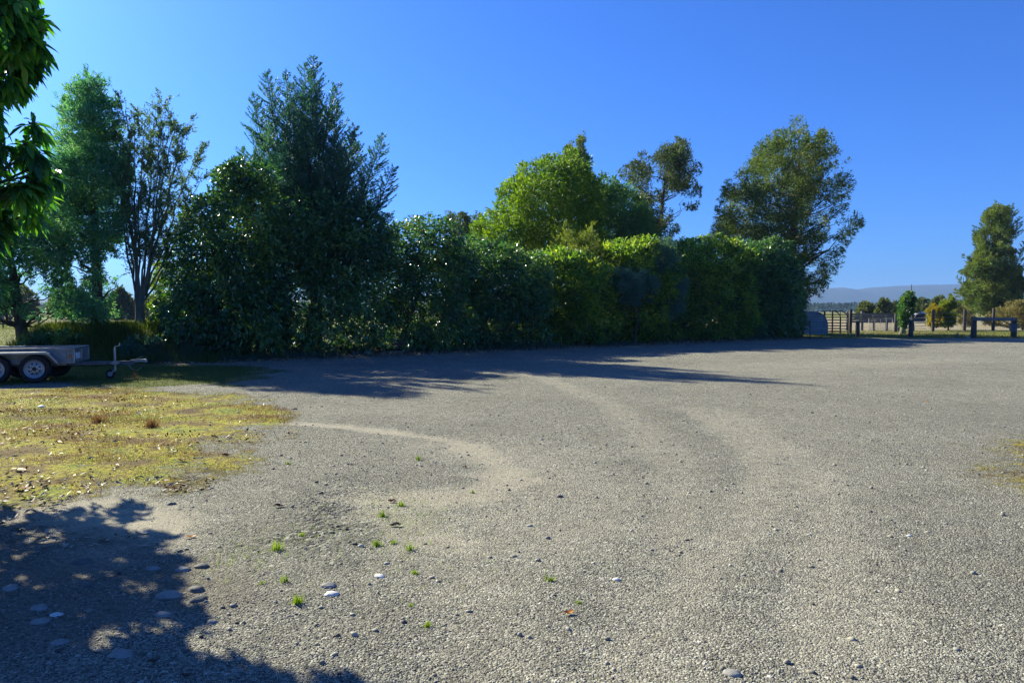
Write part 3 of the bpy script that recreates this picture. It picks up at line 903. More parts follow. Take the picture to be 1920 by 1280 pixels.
def tree(name, label, cat, group, seed, base, Y, outline, depth, nc, rc, n, L, W, mat, bark=BARK, ang=None, holes=(), r0=0.16, droop=0.0, out=.7,
         nlimb=24, stems=1, zbase=None, lean=None, shell=0.5, squash=.8, jit=.6, crook=0.05, minsep=0.6, rpow=.45, stemspread=0.25, extra=None, topfrac=0.9, over=0.22, shoots=0.3, jag=7.0):
    rng = np.random.default_rng(seed)
    if jag: outline = jagged(rng, outline, jag)
    if ang is None: ang = -math.atan((base[0] - 960) / FOC)      # depth runs along the sight line
    pl = Plane(base[0], base[1], Y, ang)
    bp = pl.C.copy()
    bp[2] = float(gz_at(bp[0], bp[1])[0]) - 0.05 if zbase is None else zbase
    root = empty(name, bp, label, cat, group)
    cen, rad = crown_centres(rng, pl, outline, depth, nc, rc, holes, shell, minsep)
    V, Q, tone = crown_leaves(rng, cen, rad, n, L, W, out, droop, jit, squash, rpow, None, pl, outline, over, shoots)
    if extra is not None:
        V2, Q2, t2 = extra(rng)
        Q2 = Q2 + len(V); V = np.concatenate([V, V2]); Q = np.concatenate([Q, Q2]); tone = np.concatenate([tone, t2])
    mkc('crown', V, [Q], mat, root, False, {'tone': tone})
    # trunk with limbs running into the sprigs
    w = Wood()
    top = cen[:, 2].max(); mid = cen.mean(0)
    tips = []
    for s in range(stems):
        q = mid.copy() if lean is None else np.array(lean, float)
        if stems > 1:
            q[:2] += rng.normal(0, stemspread * (cen[:, 0].std() + 0.4), 2)
        q[2] = bp[2] + (top - bp[2]) * topfrac * (1 if stems == 1 else rng.uniform(.7, 1))
        k = 9
        t = np.linspace(0, 1, k)[:, None]
        P = bp + (q - bp) * np.concatenate([t ** 1.2, t ** 1.2, t], 1)
        P[1:, :2] += rng.normal(0, crook, (k - 1, 2)).cumsum(0) * 0.6
        if stems > 1: P[:, :2] += rng.normal(0, r0 * 0.8, 2)
        rr = r0 / (1 if stems == 1 else stems ** 0.5)
        rad_ = rr * (1 - 0.9 * t[:, 0]) + 0.012
        rad_[0] *= 1.35
        w.tube(P, rad_, 8)
        tips.append((P, rad_))
    for i in rng.permutation(len(cen))[:nlimb]:
        P, rd = tips[rng.integers(len(tips))]
        c = cen[i]
        hz = np.linalg.norm(P[:, :2] - c[:2], axis=1)
        cost = np.abs(P[:, 2] - (c[2] - 0.55 * hz))
        j = int(np.argmin(cost)); j = max(1, min(j, len(P) - 2))
        w.limb(P[j], c, max(rd[j] * 0.3, 0.01), 0.005, 0.12, 6, 5, rng)
    w.build('trunk', bark, root, 1)
    return root


# -- sprays of a cypress: leaders with upswept feathered branches
def cypress_sprays(rng, leaders, wood, per=0.10, blade=(0.10, 0.2), bw=0.16, maxlen=1.0, slope=0.5, up=0.8, step=0.05, minlen=.10):
    Ps, Ds, Ls, tn = [], [], [], []
    for P, mx in leaders:
        P = np.asarray(P, float)
        seg = np.linalg.norm(np.diff(P, axis=0), axis=1); cum = np.concatenate([[0], seg.cumsum()]); Lt = cum[-1]
        q = np.arange(0.02, Lt, per)
        pts = np.stack([np.interp(q, cum, P[:, k]) for k in range(3)], 1)
        wood.tube(np.stack([np.interp(np.linspace(0, Lt, 8), cum, P[:, k]) for k in range(3)], 1), np.linspace(0.06, 0.008, 8) * min(1, Lt / 4), 5)
        tg = unit(np.stack([np.gradient(pts[:, k]) for k in range(3)], 1)) if len(pts) > 2 else np.repeat(np.array([[0, 0, 1.0]]), len(pts), 0)
        for s, p, t in zip(q, pts, tg):
            dt = Lt - s
            ln = min(mx * rng.uniform(0.75, 1.15), minlen + slope * dt) * rng.uniform(0.75, 1.05)
            a = rng.uniform(0, 2 * PI)
            side = np.array([math.cos(a), math.sin(a), 0.0]); side = unit(side - t * (side @ t))
            d0 = unit(side + t * rng.uniform(0.35, up))
            w_ = unit(np.cross(d0, np.array([0, 0, 1.0])) + rng.normal(0, .35, 3))
            u = np.arange(0.08, 1.0, step / max(ln, .1))
            m = len(u)
            base = p + d0 * (ln * u)[:, None] + np.array([0, 0, 1.0]) * (0.28 * ln * u ** 2)[:, None]
            ax = unit(d0 + np.array([0, 0, 0.56]) * u[:, None])
            for sg in (-1, 1):                                   # branchlets on both sides, shorter towards the tip
                bl = (0.20 * ln * (1 - u) ** .8 + 0.05) * rng.uniform(.7, 1.1, m)
                bd = unit(ax * 1.0 + sg * w_ * rng.uniform(.55, .9, m)[:, None] + rng.normal(0, .12, (m, 3)))
                for f in (0.0, 0.5):
                    pp = base + bd * (bl * f)[:, None]
                    Ps.append(pp); Ds.append(unit(bd + rng.normal(0, .16, (m, 3)) + ax * .25)); Ls.append(rng.uniform(blade[0], blade[1], m) * (1.0 - .35 * f)); tn.append(np.full(m, rng.random()))
            Ps.append(base[-1:]); Ds.append(ax[-1:]); Ls.append(np.array([blade[1]])); tn.append(np.full(1, .5))
    P = np.concatenate(Ps); D = np.concatenate(Ds); L = np.concatenate(Ls); tn = np.concatenate(tn)
    V, Q = leaf_quads(P, D, L, L * bw, rng)
    return V, Q, np.repeat(tn, 4)


def px_line(pts, Y, off=0.0):
    return np.array([at(p[0], p[1], Y + off) for p in pts])


# ---- the hedge of tall broadleaf trees
HG = 'tall broadleaf trees in the hedge row'
YH = lambda px: float(G(px, 679 - (px - 340) * 46 / 1165)[1])


def hedge(label, seed, cpx, outline, n, mat, depth=1.7, cat='hedge tree', L=(0.13, 0.20), back=1.3, nc=330, droop=0.55, rc=(0.28, 0.55), W=(.32, .46), name='hedge_tree', group=HG, stems=4, jit=.5, r0=.14):
    Y = YH(cpx)
    k_ = max(1.0, Y / 27.0)
    L = (L[0] * k_ ** .5, L[1] * k_ ** .5); n = int(n * (0.95 if name == 'hedge_tree' else 1) * k_ ** .9); nc = int(nc * k_)
    droop = droop if mat is not M_HEDGE_B else .15
    base = (cpx, 679 - (cpx - 340) * 46 / 1165)
    # the row's axis runs behind its foot line
    g = G(*base); c = g[:2] + HNRM * back
    outline = [(p[0], p[1] + 34 * max(0.0, min(1.0, (p[1] - 575) / 25.0)) if name == 'hedge_tree' else p[1]) for p in outline]
    Yc = c[1]; bpx = 960 + c[0] / Yc * FOC * (1 / 1.0)
    return tree(name, label, cat, group, seed, (bpx, base[1]), Yc, outline, depth, nc, rc, n, L, W, mat, ang=HANG, droop=droop, stems=stems,
                nlimb=40, r0=r0, out=.5, shell=0.32, rpow=.3, squash=0.95, jit=jit, topfrac=.8, jag=4.5 if name == 'hedge_tree' else 3, over=.14, shoots=.2)


hedge('dark glossy hedge tree with drooping leaves, beside the bank of the multi-stemmed tree', 101, 410,
      [(296, 640), (292, 600), (300, 560), (312, 500), (310, 450), (330, 425), (350, 385), (385, 355), (395, 320), (425, 305), (450, 290), (475, 300), (500, 330), (520, 380),
       (530, 450), (535, 560), (530, 655), (420, 662), (330, 668)], 46000, M_HEDGE, nc=420)
hedge('dark hedge tree standing in front of the feathery conifer trunk', 102, 600,
      [(500, 655), (490, 560), (490, 440), (510, 380), (545, 360), (590, 350), (640, 365), (690, 385), (715, 410), (725, 480), (725, 560), (720, 645), (600, 650)], 30000, M_HEDGE, nc=400)
hedge('rounded deep green hedge tree just right of the feathery conifer, above the broken pallet', 103, 790,
      [(712, 645), (705, 560), (708, 470), (722, 420), (755, 412), (775, 400), (800, 402), (825, 420), (850, 440), (868, 480), (870, 560), (868, 635), (790, 642)], 33000, M_HEDGE, nc=340)
hedge('low domed dark hedge tree in front of the bright yellow-green foliage', 104, 930,
      [(855, 635), (850, 540), (848, 470), (870, 445), (905, 455), (940, 450), (975, 462), (1000, 480), (1012, 540), (1010, 628), (930, 632)], 40000, M_HEDGE, nc=300)
hedge('hedge tree with leaves tinted as sunlit below the lime conifer', 105, 1065,
      [(995, 626), (988, 550), (990, 505), (1004, 478), (1030, 464), (1060, 464), (1090, 474), (1114, 494), (1130, 530), (1140, 618), (1065, 622)], 36000, M_HEDGE_B, nc=260)
hedge('hedge tree with a pale sunlit dome, left of the broad flat-topped one', 106, 1190,
      [(1130, 618), (1122, 540), (1122, 500), (1134, 470), (1158, 450), (1188, 442), (1215, 446), (1240, 466), (1252, 496), (1258, 540), (1260, 612), (1190, 616)], 36000, M_HEDGE_B, nc=260)
hedge('broad flat-topped hedge tree, last but one before the stock yards', 107, 1325,
      [(1252, 612), (1244, 540), (1246, 500), (1258, 470), (1282, 450), (1315, 442), (1345, 446), (1372, 462), (1388, 490), (1396, 540), (1400, 606), (1325, 609)], 40000, M_HEDGE_B, nc=280)
hedge('end tree of the hedge row, dark and round-shouldered beside the stock yards', 108, 1450,
      [(1380, 606), (1372, 540), (1374, 505), (1384, 474), (1402, 456), (1430, 452), (1452, 462), (1468, 486), (1476, 515), (1478, 550), (1478, 606), (1440, 610)], 38000, M_HEDGE, nc=270)
hedge('small blue-grey feathery shrub growing out of the hedge face', 109, 1185,
      [(1145, 560), (1142, 525), (1155, 505), (1175, 500), (1200, 512), (1222, 530), (1225, 555), (1205, 572), (1180, 575), (1160, 572)], 14000, M_GREY, depth=0.8, back=-0.15, nc=70,
      rc=(.2, .4), L=(.07, .13), W=(.2, .3), droop=-.2, name='feathery_shrub', cat='shrub', group=None, stems=2, r0=.06)
hedge('grey-green conical bush between the pale domed hedge trees', 110, 1238,
      [(1215, 600), (1212, 520), (1210, 470), (1222, 450), (1236, 444), (1250, 460), (1262, 490), (1268, 540), (1262, 600)], 15000, M_GREY, depth=1.0, back=0.4, nc=110,
      rc=(.2, .4), L=(.08, .14), W=(.2, .3), droop=-.2, name='conical_bush', cat='bush', group=None, stems=2, r0=.06)


# ---- the feathery conifer behind the hedge
def conifer_main():
    rng = np.random.default_rng(201)
    Y = 26.5
    b = at(592, 655, Y); b[2] = float(gz_at(b[0], b[1])[0]) - 0.05
    root = empty('feathery_conifer', b, 'tall blue-green conifer with several feathery upswept leaders behind the hedge', 'conifer')
    w = Wood()
    LD = [([(592, 640), (590, 420), (575, 250), (571, 118)], 1.35, 0.0), ([(598, 560), (602, 300), (594, 118)], 1.3, -0.5), ([(575, 500), (545, 300), (531, 132)], 1.1, 0.3),
          ([(565, 420), (520, 250), (505, 140)], 0.9, -0.3), ([(570, 500), (500, 330), (472, 175)], 0.95, 0.2), ([(540, 470), (470, 360), (444, 272)], 1.0, 0.5),
          ([(560, 500), (480, 420), (415, 330)], 0.8, -0.6),
          ([(605, 430), (625, 280), (622, 182)], 0.95, 0.4), ([(605, 290), (618, 205), (636, 156)], 0.45, 0.0), ([(610, 470), (650, 330), (668, 238)], 1.05, -0.2),
          ([(615, 520), (680, 360), (718, 252)], 0.95, 0.2), ([(620, 560), (700, 410), (741, 316)], 1.0, -0.3), ([(620, 600), (695, 470), (728, 400)], 1.0, 0.3),
          ([(590, 500), (560, 350), (556, 230)], 0.95, -1.3), ([(600, 500), (640, 380), (648, 290)], 0.95, -1.4), ([(590, 520), (600, 400), (596, 260)], 0.9, -1.7),
          ([(590, 520), (520, 420), (510, 300)], 0.9, -1.5), ([(600, 520), (670, 440), (690, 370)], 0.9, -1.3),
          ([(590, 500), (560, 350), (550, 210)], 0.95, 1.3), ([(600, 500), (640, 350), (640, 230)], 0.95, 1.5), ([(590, 520), (520, 400), (500, 250)], 0.9, 1.4)]
    leaders = []
    for pts, mx, off in LD:
        P = px_line(pts, Y)
        t = np.linspace(0, 1, len(P)) ** 0.7
        P[:, 1] += off * t
        leaders.append((P, mx))
    V, Q, tn = cypress_sprays(rng, leaders, w, 0.04, (0.08, 0.15), 0.26, 1.0, 0.40, 0.85, 0.05, .10)
    pl = Plane(592, 655, Y, .26)
    ol = [(555, 200), (570, 160), (582, 175), (596, 155), (612, 200), (626, 215), (640, 260), (664, 275), (672, 320), (704, 350), (704, 390), (722, 400), (720, 470), (716, 560), (470, 560), (440, 440), (448, 330), (466, 300), (470, 230), (490, 240), (506, 185), (520, 230), (533, 180)]
    cen, rad = crown_centres(rng, pl, ol, 1.9, 330, (.2, .42), (), .55)
    V2, Q2, t2 = crown_leaves(rng, cen, rad, 36000, (.07, .15), (.2, .3), .55, -.45, .45, .9, .5, None, pl, ol, .1, .4)
    Q = np.concatenate([Q, Q2 + len(V)]); V = np.concatenate([V, V2]); tn = np.concatenate([tn, t2])
    mkc('crown', V, [Q], M_CYP, root, False, {'tone': tn})
    w.tube(np.array([b, b + (0.02, 0, 1.5), b + (0.0, 0, 3.0), b + (-.05, 0, 5.0)]), np.array([0.26, 0.2, 0.17, 0.1]), 9)
    w.build('trunk', BARK, root, 1)


conifer_main()


# ---- trees on the bank
def spikes(leads, Y, mx=0.5, per=.08, blade=(.08, .16), slope=.4):
    def f(rng):
        return cypress_sprays(rng, [(px_line(p, Y, o), mx) for p, o in leads], Wood(), per, blade, .2, 1.0, slope, .8)
    return f


tree('cypress', 'tall dense blue-green cypress with a dark straight trunk on the bank', 'conifer', None, 301, (183, 612), 22.9,
     [(165, 132), (190, 146), (212, 180), (224, 205), (236, 260), (246, 330), (242, 420), (226, 480), (224, 545), (232, 590), (205, 606), (150, 606), (118, 590), (92, 510), (80, 430), (84, 350),
      (92, 280), (106, 200), (130, 158)], 1.8, 260, (0.26, 0.55), 70000, (0.08, 0.16), (.2, .3), M_CYPL, minsep=.85, shoots=.45, jag=9, rpow=.35, holes=[[(196, 470), (214, 480), (205, 520), (195, 510)], [(140, 480), (160, 500), (150, 545), (132, 520)]],
     r0=0.17, droop=0.05, out=.8, nlimb=70, shell=.6, squash=.6,
     extra=spikes([([(165, 250), (160, 170), (168, 124)], 0), ([(150, 250), (138, 180), (134, 150)], .3), ([(185, 240), (200, 180), (211, 150)], 0), ([(195, 280), (216, 220), (226, 188)], -.3),
                   ([(130, 280), (118, 220), (112, 180)], 0.2), ([(175, 220), (180, 160), (184, 138)], -.4)], 22.9))
tree('leaning_tree', 'soft green tree with a dark trunk leaning left on the bank', 'tree', None, 302, (48, 618), 22.6,
     [(-150, 330), (-60, 300), (20, 330), (70, 372), (108, 410), (138, 470), (142, 530), (126, 590), (80, 604), (40, 600), (20, 585), (-60, 610), (-140, 560), (-190, 450)], 1.9, 230, (0.28, 0.6), 60000,
     (0.08, 0.15), (.22, .34), M_CYPL, minsep=.85, shoots=.45, jag=9, rpow=.35, r0=0.17, droop=.25, nlimb=60, lean=tuple(at(-10, 360, 22.6)), squash=.6, shell=.6,
     holes=[[(30, 520), (70, 530), (60, 570), (30, 565)]])


def vase_tree():
    rng = np.random.default_rng(303)
    Y = 22.9
    b = at(262, 614, Y); b[2] = float(gz_at(b[0], b[1])[0]) - 0.05
    root = empty('multi_stemmed_tree', b, 'thin-leaved tree with many bare upright stems fanning from one short trunk on the bank', 'tree')
    w = Wood()
    fork = at(262, 575, Y)
    w.tube(np.array([b, (b + fork) / 2 + (0.01, 0, 0), fork + (0, 0, .12)]), np.array([0.19, 0.14, 0.13]), 9)
    tips = [(206, 235), (220, 200), (236, 188), (252, 212), (272, 222), (292, 208), (310, 200), (326, 212), (343, 243), (352, 232), (368, 285), (380, 330), (214, 300), (300, 240), (335, 280), (245, 260),
            (372, 375), (226, 250), (318, 230), (283, 240)]
    LP, LDr = [], []
    for i, tp in enumerate(tips):
        off = rng.uniform(-0.9, 0.9)
        q = at(tp[0], tp[1], Y + off)
        k = 12; t = np.linspace(0, 1, k)[:, None]
        s = fork + rng.normal(0, 0.06, 3) * (1, 1, 1.5)
        P = s + (q - s) * np.concatenate([t ** 0.9, t ** 0.9, t], 1)
        P[2:-1, :2] += rng.normal(0, 0.04, (k - 3, 2))
        r = 0.028 * (1 - t[:, 0]) ** 0.7 + 0.005
        w.tube(P, r, 6)
        for j in range(24):                       # side branches
            u = rng.uniform(0.18, 0.99); f = u * (k - 1); i0 = int(f); p = P[i0] + (P[min(i0 + 1, k - 1)] - P[i0]) * (f - i0)
            tg = unit(P[min(i0 + 1, k - 1)] - P[i0 - 1 if i0 else 0])
            a = rng.uniform(0, 2 * PI)
            d = unit(tg * rng.uniform(0.5, 1.1) + np.array([math.cos(a), math.sin(a), 0.1]) * 0.75)
            ln = rng.uniform(0.3, 0.95) * (1.15 - 0.6 * u)
            e = p + d * ln + np.array([0, 0, 0.12 * ln])
            if j % 2 == 0 or u < .6: w.tube(np.array([p, p + d * ln * .5, e]), np.array([0.007, 0.005, 0.003]), 4)
            m = rng.integers(6, 11)
            for _ in range(m):
                v = rng.uniform(0.3, 1.0); b0 = p + d * ln * v + np.array([0, 0, .12 * ln * v * v])
                d2 = unit(d + rng.normal(0, .5, 3) + (0, 0, .25)); l2 = rng.uniform(.12, .35)
                nn = int(rng.integers(11, 22) * (0.3 + 0.9 * u))
                vv = rng.random(nn)
                LP.append(b0 + d2 * (l2 * vv)[:, None]); LDr.append(unit(d2 + rng.normal(0, .6, (nn, 3))))
    P = np.concatenate(LP); D = np.concatenate(LDr)
    n = len(P); L = rng.uniform(.045, .10, n)
    V, Q = leaf_quads(P, D, L, L * rng.uniform(.25, .4, n), rng)
    mkc('crown', V, [Q], M_SPARSE, root, False, {'tone': np.repeat(rng.random(n), 4)})
    w.build('trunk', BARK_PALE, root, 1)


vase_tree()
tree('young_tree', 'yellow-green leafy young tree filling the gap between the multi-stemmed tree and the hedge', 'tree', None, 304, (312, 640), 25.5,
     [(284, 500), (300, 490), (322, 510), (332, 560), (334, 610), (318, 640), (296, 625), (282, 570)], 0.6, 60, (.15, .3), 7000, (.07, .12), (.3, .45), M_BRIGHT, r0=.05, nlimb=20, jag=2.0)
tree('bank_bush', 'dark ivy-leaved bush covering the bank behind the trailer', 'bush', None, 305, (120, 652), 21.6,
     [(28, 668), (40, 640), (70, 622), (110, 618), (150, 626), (185, 634), (205, 640), (215, 668), (180, 680), (120, 684), (60, 682)], 0.5, 130, (.12, .25), 15000, (.05, .1), (.4, .6), M_HEDGE, r0=.03, nlimb=16, zbase=0.3, jag=2.0)
tree('bank_bush', 'low mossy-green bush on the bank below the multi-stemmed tree', 'bush', None, 306, (275, 652), 21.6,
     [(218, 674), (222, 645), (250, 632), (285, 630), (305, 640), (318, 660), (312, 676), (260, 680)], 0.45, 80, (.1, .22), 9000, (.05, .1), (.3, .5), M_CYP, r0=.03, nlimb=10, zbase=0.3, jag=2.0)

# ---- trees behind the hedge
FT = 'trees rising behind the hedge'
tree('round_tree', 'big rounded tree with bright yellow-green left side and many upright stems behind the hedge', 'tree', FT, 401, (1010, 640), 44.0,
     [(884, 455), (888, 425), (903, 398), (925, 388), (934, 366), (960, 350), (975, 325), (1005, 308), (1040, 300), (1062, 290), (1092, 292), (1108, 312), (1122, 350), (1128, 430), (1118, 500),
      (1000, 500), (900, 490)], 4.4, 520, (0.4, .85), 80000, (.12, .22), (.32, .45), M_BRIGHT, r0=.34, stems=12, nlimb=110, shell=.45, stemspread=.75, topfrac=.85, minsep=.85, jag=11, shoots=.42, over=.35)
tree('round_tree', 'darker rounded companion tree on the right flank of the bright rounded tree', 'tree', FT, 402, (1165, 640), 47.0,
     [(1100, 345), (1125, 325), (1148, 330), (1168, 335), (1182, 350), (1208, 378), (1226, 405), (1238, 440), (1240, 490), (1110, 500), (1098, 420)], 3.4, 230, (.45, .95), 46000, (.12, .2), (.32, .45), M_MID, r0=.25, stems=5, nlimb=60)
tree('pine', 'dark crooked pine top sticking up behind the bright rounded tree', 'tree', FT, 403, (1082, 640), 58.0,
     [(1050, 300), (1058, 284), (1064, 264), (1080, 262), (1078, 250), (1090, 243), (1101, 252), (1099, 264), (1090, 270), (1102, 284), (1104, 300), (1115, 360), (1050, 360)], 1.3, 110, (.25, .5), 17000,
     (.13, .26), (.2, .3), M_TOTARA, jag=1.5, over=.12, shoots=.2, r0=.25, nlimb=30, holes=[[(1064, 262), (1079, 266), (1072, 250), (1060, 250)]], lean=tuple(at(1087, 262, 58.0)))
tree('small_leaved_tree', 'tall thinning brownish tree with a crooked crown to the left of the gap of sky', 'tree', FT, 404, (1222, 640), 50.0,
     [(1160, 322), (1180, 310), (1192, 312), (1202, 296), (1222, 298), (1240, 282), (1258, 275), (1272, 260), (1284, 264), (1286, 282), (1300, 300), (1318, 320), (1302, 334), (1314, 362), (1308, 388), (1290, 396),
      (1276, 376), (1262, 382), (1258, 410), (1276, 436), (1268, 452), (1240, 470), (1212, 440), (1188, 392), (1170, 340)], 2.4, 200, (.38, .72), 28000, (.12, .24), (.22, .34), M_BROWN, r0=.24, nlimb=60,
     holes=[[(1176, 344), (1190, 350), (1188, 366), (1180, 362)], [(1226, 330), (1234, 322), (1236, 345), (1226, 350)], [(1244, 372), (1268, 362), (1282, 374), (1262, 386), (1250, 396)]], lean=tuple(at(1252, 290, 50.0)))
tree('small_leaved_tree', 'brownish tree top showing low behind the hedge, left of the bright rounded tree', 'tree', FT, 405, (868, 640), 62.0,
     [(832, 412), (846, 400), (858, 394), (872, 402), (884, 396), (894, 392), (904, 400), (908, 440), (880, 470), (850, 465)], 2.5, 55, (.4, .75), 12000, (.15, .28), (.25, .35), M_BROWN, r0=.2, nlimb=24)
tree('lime_conifer', 'lime green feathery conifer poking out of the hedge top', 'conifer', FT, 406, (1085, 640), 33.5,
     [(1042, 480), (1052, 440), (1062, 430), (1078, 445), (1092, 442), (1108, 425), (1118, 440), (1128, 475), (1132, 520), (1085, 530), (1040, 510)], 1.3, 70, (.2, .42), 15000, (.08, .17), (.18, .28), M_LIME, r0=.09, nlimb=30,
     extra=spikes([([(1064, 480), (1060, 445), (1057, 416)], 0), ([(1095, 480), (1104, 445), (1114, 416)], 0), ([(1080, 480), (1080, 450), (1078, 432)], -.4), ([(1060, 500), (1048, 470), (1040, 440)], -.3)], 33.5, .5))
tree('yellow_shrub', 'patch of golden leaves on a shrub at the hedge top', 'shrub', FT, 407, (1196, 640), 35.6,
     [(1176, 470), (1180, 452), (1192, 446), (1203, 450), (1206, 468), (1195, 476)], .5, 18, (.15, .25), 2200, (.08, .14), (.3, .4), M_YELLOW, r0=.05, nlimb=8, jag=2.0)
tree('totara', 'great spreading olive-green tree with layered boughs standing over the end of the hedge', 'tree', FT, 408, (1478, 636), 47.5,
     [(1328, 445), (1326, 422), (1346, 402), (1350, 368), (1368, 340), (1400, 314), (1414, 288), (1440, 264), (1478, 246), (1496, 238), (1510, 246), (1514, 268), (1538, 250), (1558, 256), (1562, 290),
      (1590, 308), (1596, 338), (1588, 378), (1604, 408), (1622, 420), (1608, 442), (1590, 468), (1578, 500), (1562, 528), (1540, 550), (1516, 556), (1505, 600), (1470, 610), (1440, 560), (1400, 490), (1350, 470)], 4.4, 700, (.34, .75),
     128000, (.10, .22), (.2, .32), M_TOTARA, r0=.42, nlimb=150, shell=.5, squash=.55, lean=tuple(at(1500, 262, 47.5)), minsep=.55, jag=6, shoots=.4,
     holes=[[(1550, 415), (1570, 408), (1572, 430), (1560, 440), (1552, 432)], [(1536, 330), (1560, 318), (1562, 334), (1544, 342)], [(1528, 385), (1548, 372), (1552, 386)],
            [(1540, 462), (1566, 452), (1560, 470)], [(1516, 500), (1532, 492), (1530, 510)]])
tree('totara', 'tall pyramidal olive-green tree standing alone beyond the post-and-rail fence', 'tree', FT, 409, (1866, 612), 74.0,
     [(1860, 388), (1868, 381), (1878, 384), (1886, 394), (1899, 388), (1902, 402), (1900, 420), (1904, 440), (1900, 455), (1910, 470), (1914, 495), (1925, 528), (1921, 555), (1910, 592), (1870, 598), (1838, 590), (1808, 572), (1794, 548), (1810, 524),
      (1800, 512), (1824, 482), (1832, 456), (1829, 440), (1831, 428), (1842, 412), (1850, 398)], 4.2, 700, (.25, .6), 108000, (.14, .30), (.2, .3), M_TOTARA, r0=.4, nlimb=140, squash=.5, shell=.5, minsep=.6, shoots=.4, over=.3, jag=6,
     extra=spikes([([(1868, 440), (1868, 400), (1869, 378)], 0), ([(1885, 440), (1886, 410), (1885, 388)], -.5), ([(1892, 440), (1898, 405), (1901, 384)], .3), ([(1856, 450), (1848, 425), (1844, 402)], 0), ([(1846, 470), (1834, 445), (1827, 424)], .4),
                   ([(1900, 450), (1908, 425), (1912, 408)], 0), ([(1850, 520), (1820, 495), (1806, 478)], 0), ([(1840, 560), (1808, 535), (1794, 520)], .5), ([(1900, 520), (1914, 480), (1920, 455)], 0), ([(1830, 560), (1805, 555), (1788, 545)], -.5)], 74.0, 1.1, .12, (.16, .3), .4),
     holes=[[(1852, 440), (1860, 446), (1848, 454)], [(1896, 420), (1910, 418), (1904, 438)]])

# ---- bushes of the far right
FB = 'bushes around the stock yards'
tree('leaning_tree', 'small dark ivy-clad tree with a bare dead spire, amid the wire fence posts', 'tree', FB, 501, (1692, 625), 48.0,
     [(1684, 600), (1682, 572), (1690, 556), (1700, 548), (1710, 545), (1716, 558), (1713, 580), (1706, 598), (1698, 614), (1687, 614)], .7, 60, (.2, .4), 10000, (.1, .17), (.35, .5), M_HEDGE, bark=BARK_PALE, r0=.17, nlimb=20, jag=2.0)
_w = Wood()
tree('bare_tree', 'thin leafless-looking young tree with a dead spire beside the small dark ivy-clad tree', 'tree', FB, 502, (1712, 618), 54.0,
     [(1708, 560), (1711, 545), (1716, 552), (1722, 566), (1726, 585), (1714, 590), (1706, 580)], .5, 30, (.15, .3), 1700, (.1, .2), (.15, .25), M_BROWN, r0=.07, nlimb=26, lean=tuple(at(1711, 529, 54.0)), topfrac=1.25, jag=2.0)
tree('yellow_bush', 'low golden-yellow bush behind a tall dark fence post', 'bush', FB, 503, (1750, 612), 57.0,
     [(1734, 610), (1736, 582), (1748, 569), (1762, 575), (1768, 590), (1766, 612), (1748, 614)], .9, 40, (.2, .4), 6500, (.1, .18), (.35, .5), M_YELLOW, r0=.06, nlimb=12, jag=2.0)
tree('yellow_bush', 'upright yellow-green bush, taller than the golden one next to it', 'bush', FB, 504, (1778, 612), 57.5,
     [(1761, 610), (1762, 573), (1770, 557), (1782, 551), (1794, 562), (1795, 588), (1791, 610), (1776, 615)], .9, 50, (.2, .42), 8500, (.1, .18), (.35, .5), M_LIME, r0=.06, nlimb=14, jag=2.0)
tree('twiggy_bush', 'greyish twiggy bush at the foot of the lone pyramidal tree', 'bush', FB, 505, (1806, 612), 58.0,
     [(1788, 610), (1790, 583), (1804, 570), (1818, 578), (1828, 592), (1830, 612), (1804, 615)], .8, 34, (.2, .4), 4500, (.1, .2), (.14, .22), M_STRAW, r0=.05, nlimb=26, jag=2.0)
tree('twiggy_bush', 'wide straw-coloured bush with reddish tips behind the post-and-rail fence', 'bush', FB, 506, (1895, 612), 56.0,
     [(1838, 608), (1848, 592), (1862, 582), (1874, 574), (1890, 566), (1908, 562), (1940, 560), (1960, 575), (1962, 612), (1890, 614)], 1.1, 90, (.25, .5), 14000, (.1, .22), (.14, .24), M_STRAW, r0=.06, nlimb=50, jag=2.0)
for i, (lb, bx, Y, ol, mt) in enumerate([
    ('far olive-green scrub tree nearest the hedge end', 1622, 100, [(1604, 600), (1606, 578), (1618, 564), (1634, 566), (1644, 580), (1642, 602)], M_FAROL),
    ('far tufted cabbage-like tree above the mesh gate', 1658, 96, [(1640, 600), (1642, 570), (1652, 557), (1664, 558), (1674, 570), (1676, 600)], M_FAROL),
    ('far rounded scrub tree just left of the small dark ivy-clad tree', 1680, 104, [(1664, 600), (1666, 572), (1678, 562), (1690, 568), (1696, 600)], M_FAROL),
    ('far greyish scrub tree just right of the small dark ivy-clad tree', 1708, 108, [(1690, 600), (1694, 572), (1706, 562), (1720, 568), (1726, 600)], M_FAROL),
    ('far brownish scrub tree behind the pale shed roof', 1735, 122, [(1712, 594), (1714, 564), (1728, 556), (1746, 560), (1754, 574), (1752, 594)], M_BROWN),
    ('far dark scrub tree behind the upright yellow-green bush', 1757, 112, [(1742, 596), (1744, 566), (1756, 553), (1768, 552), (1776, 566), (1778, 596)], M_FAROL),
    ('far bluish scrub tree left of the lone pyramidal tree', 1800, 118, [(1778, 594), (1782, 572), (1798, 562), (1816, 570), (1820, 594)], M_FAROL),
]):
    tree('scrub_tree', lb, 'tree', 'far scrub trees beyond the stock yards', 520 + i, (bx, 606), Y, ol, 1.6, 40, (.4, .9), 5000, (.25, .5), (.3, .45), mt, r0=.15, nlimb=14, jag=2)
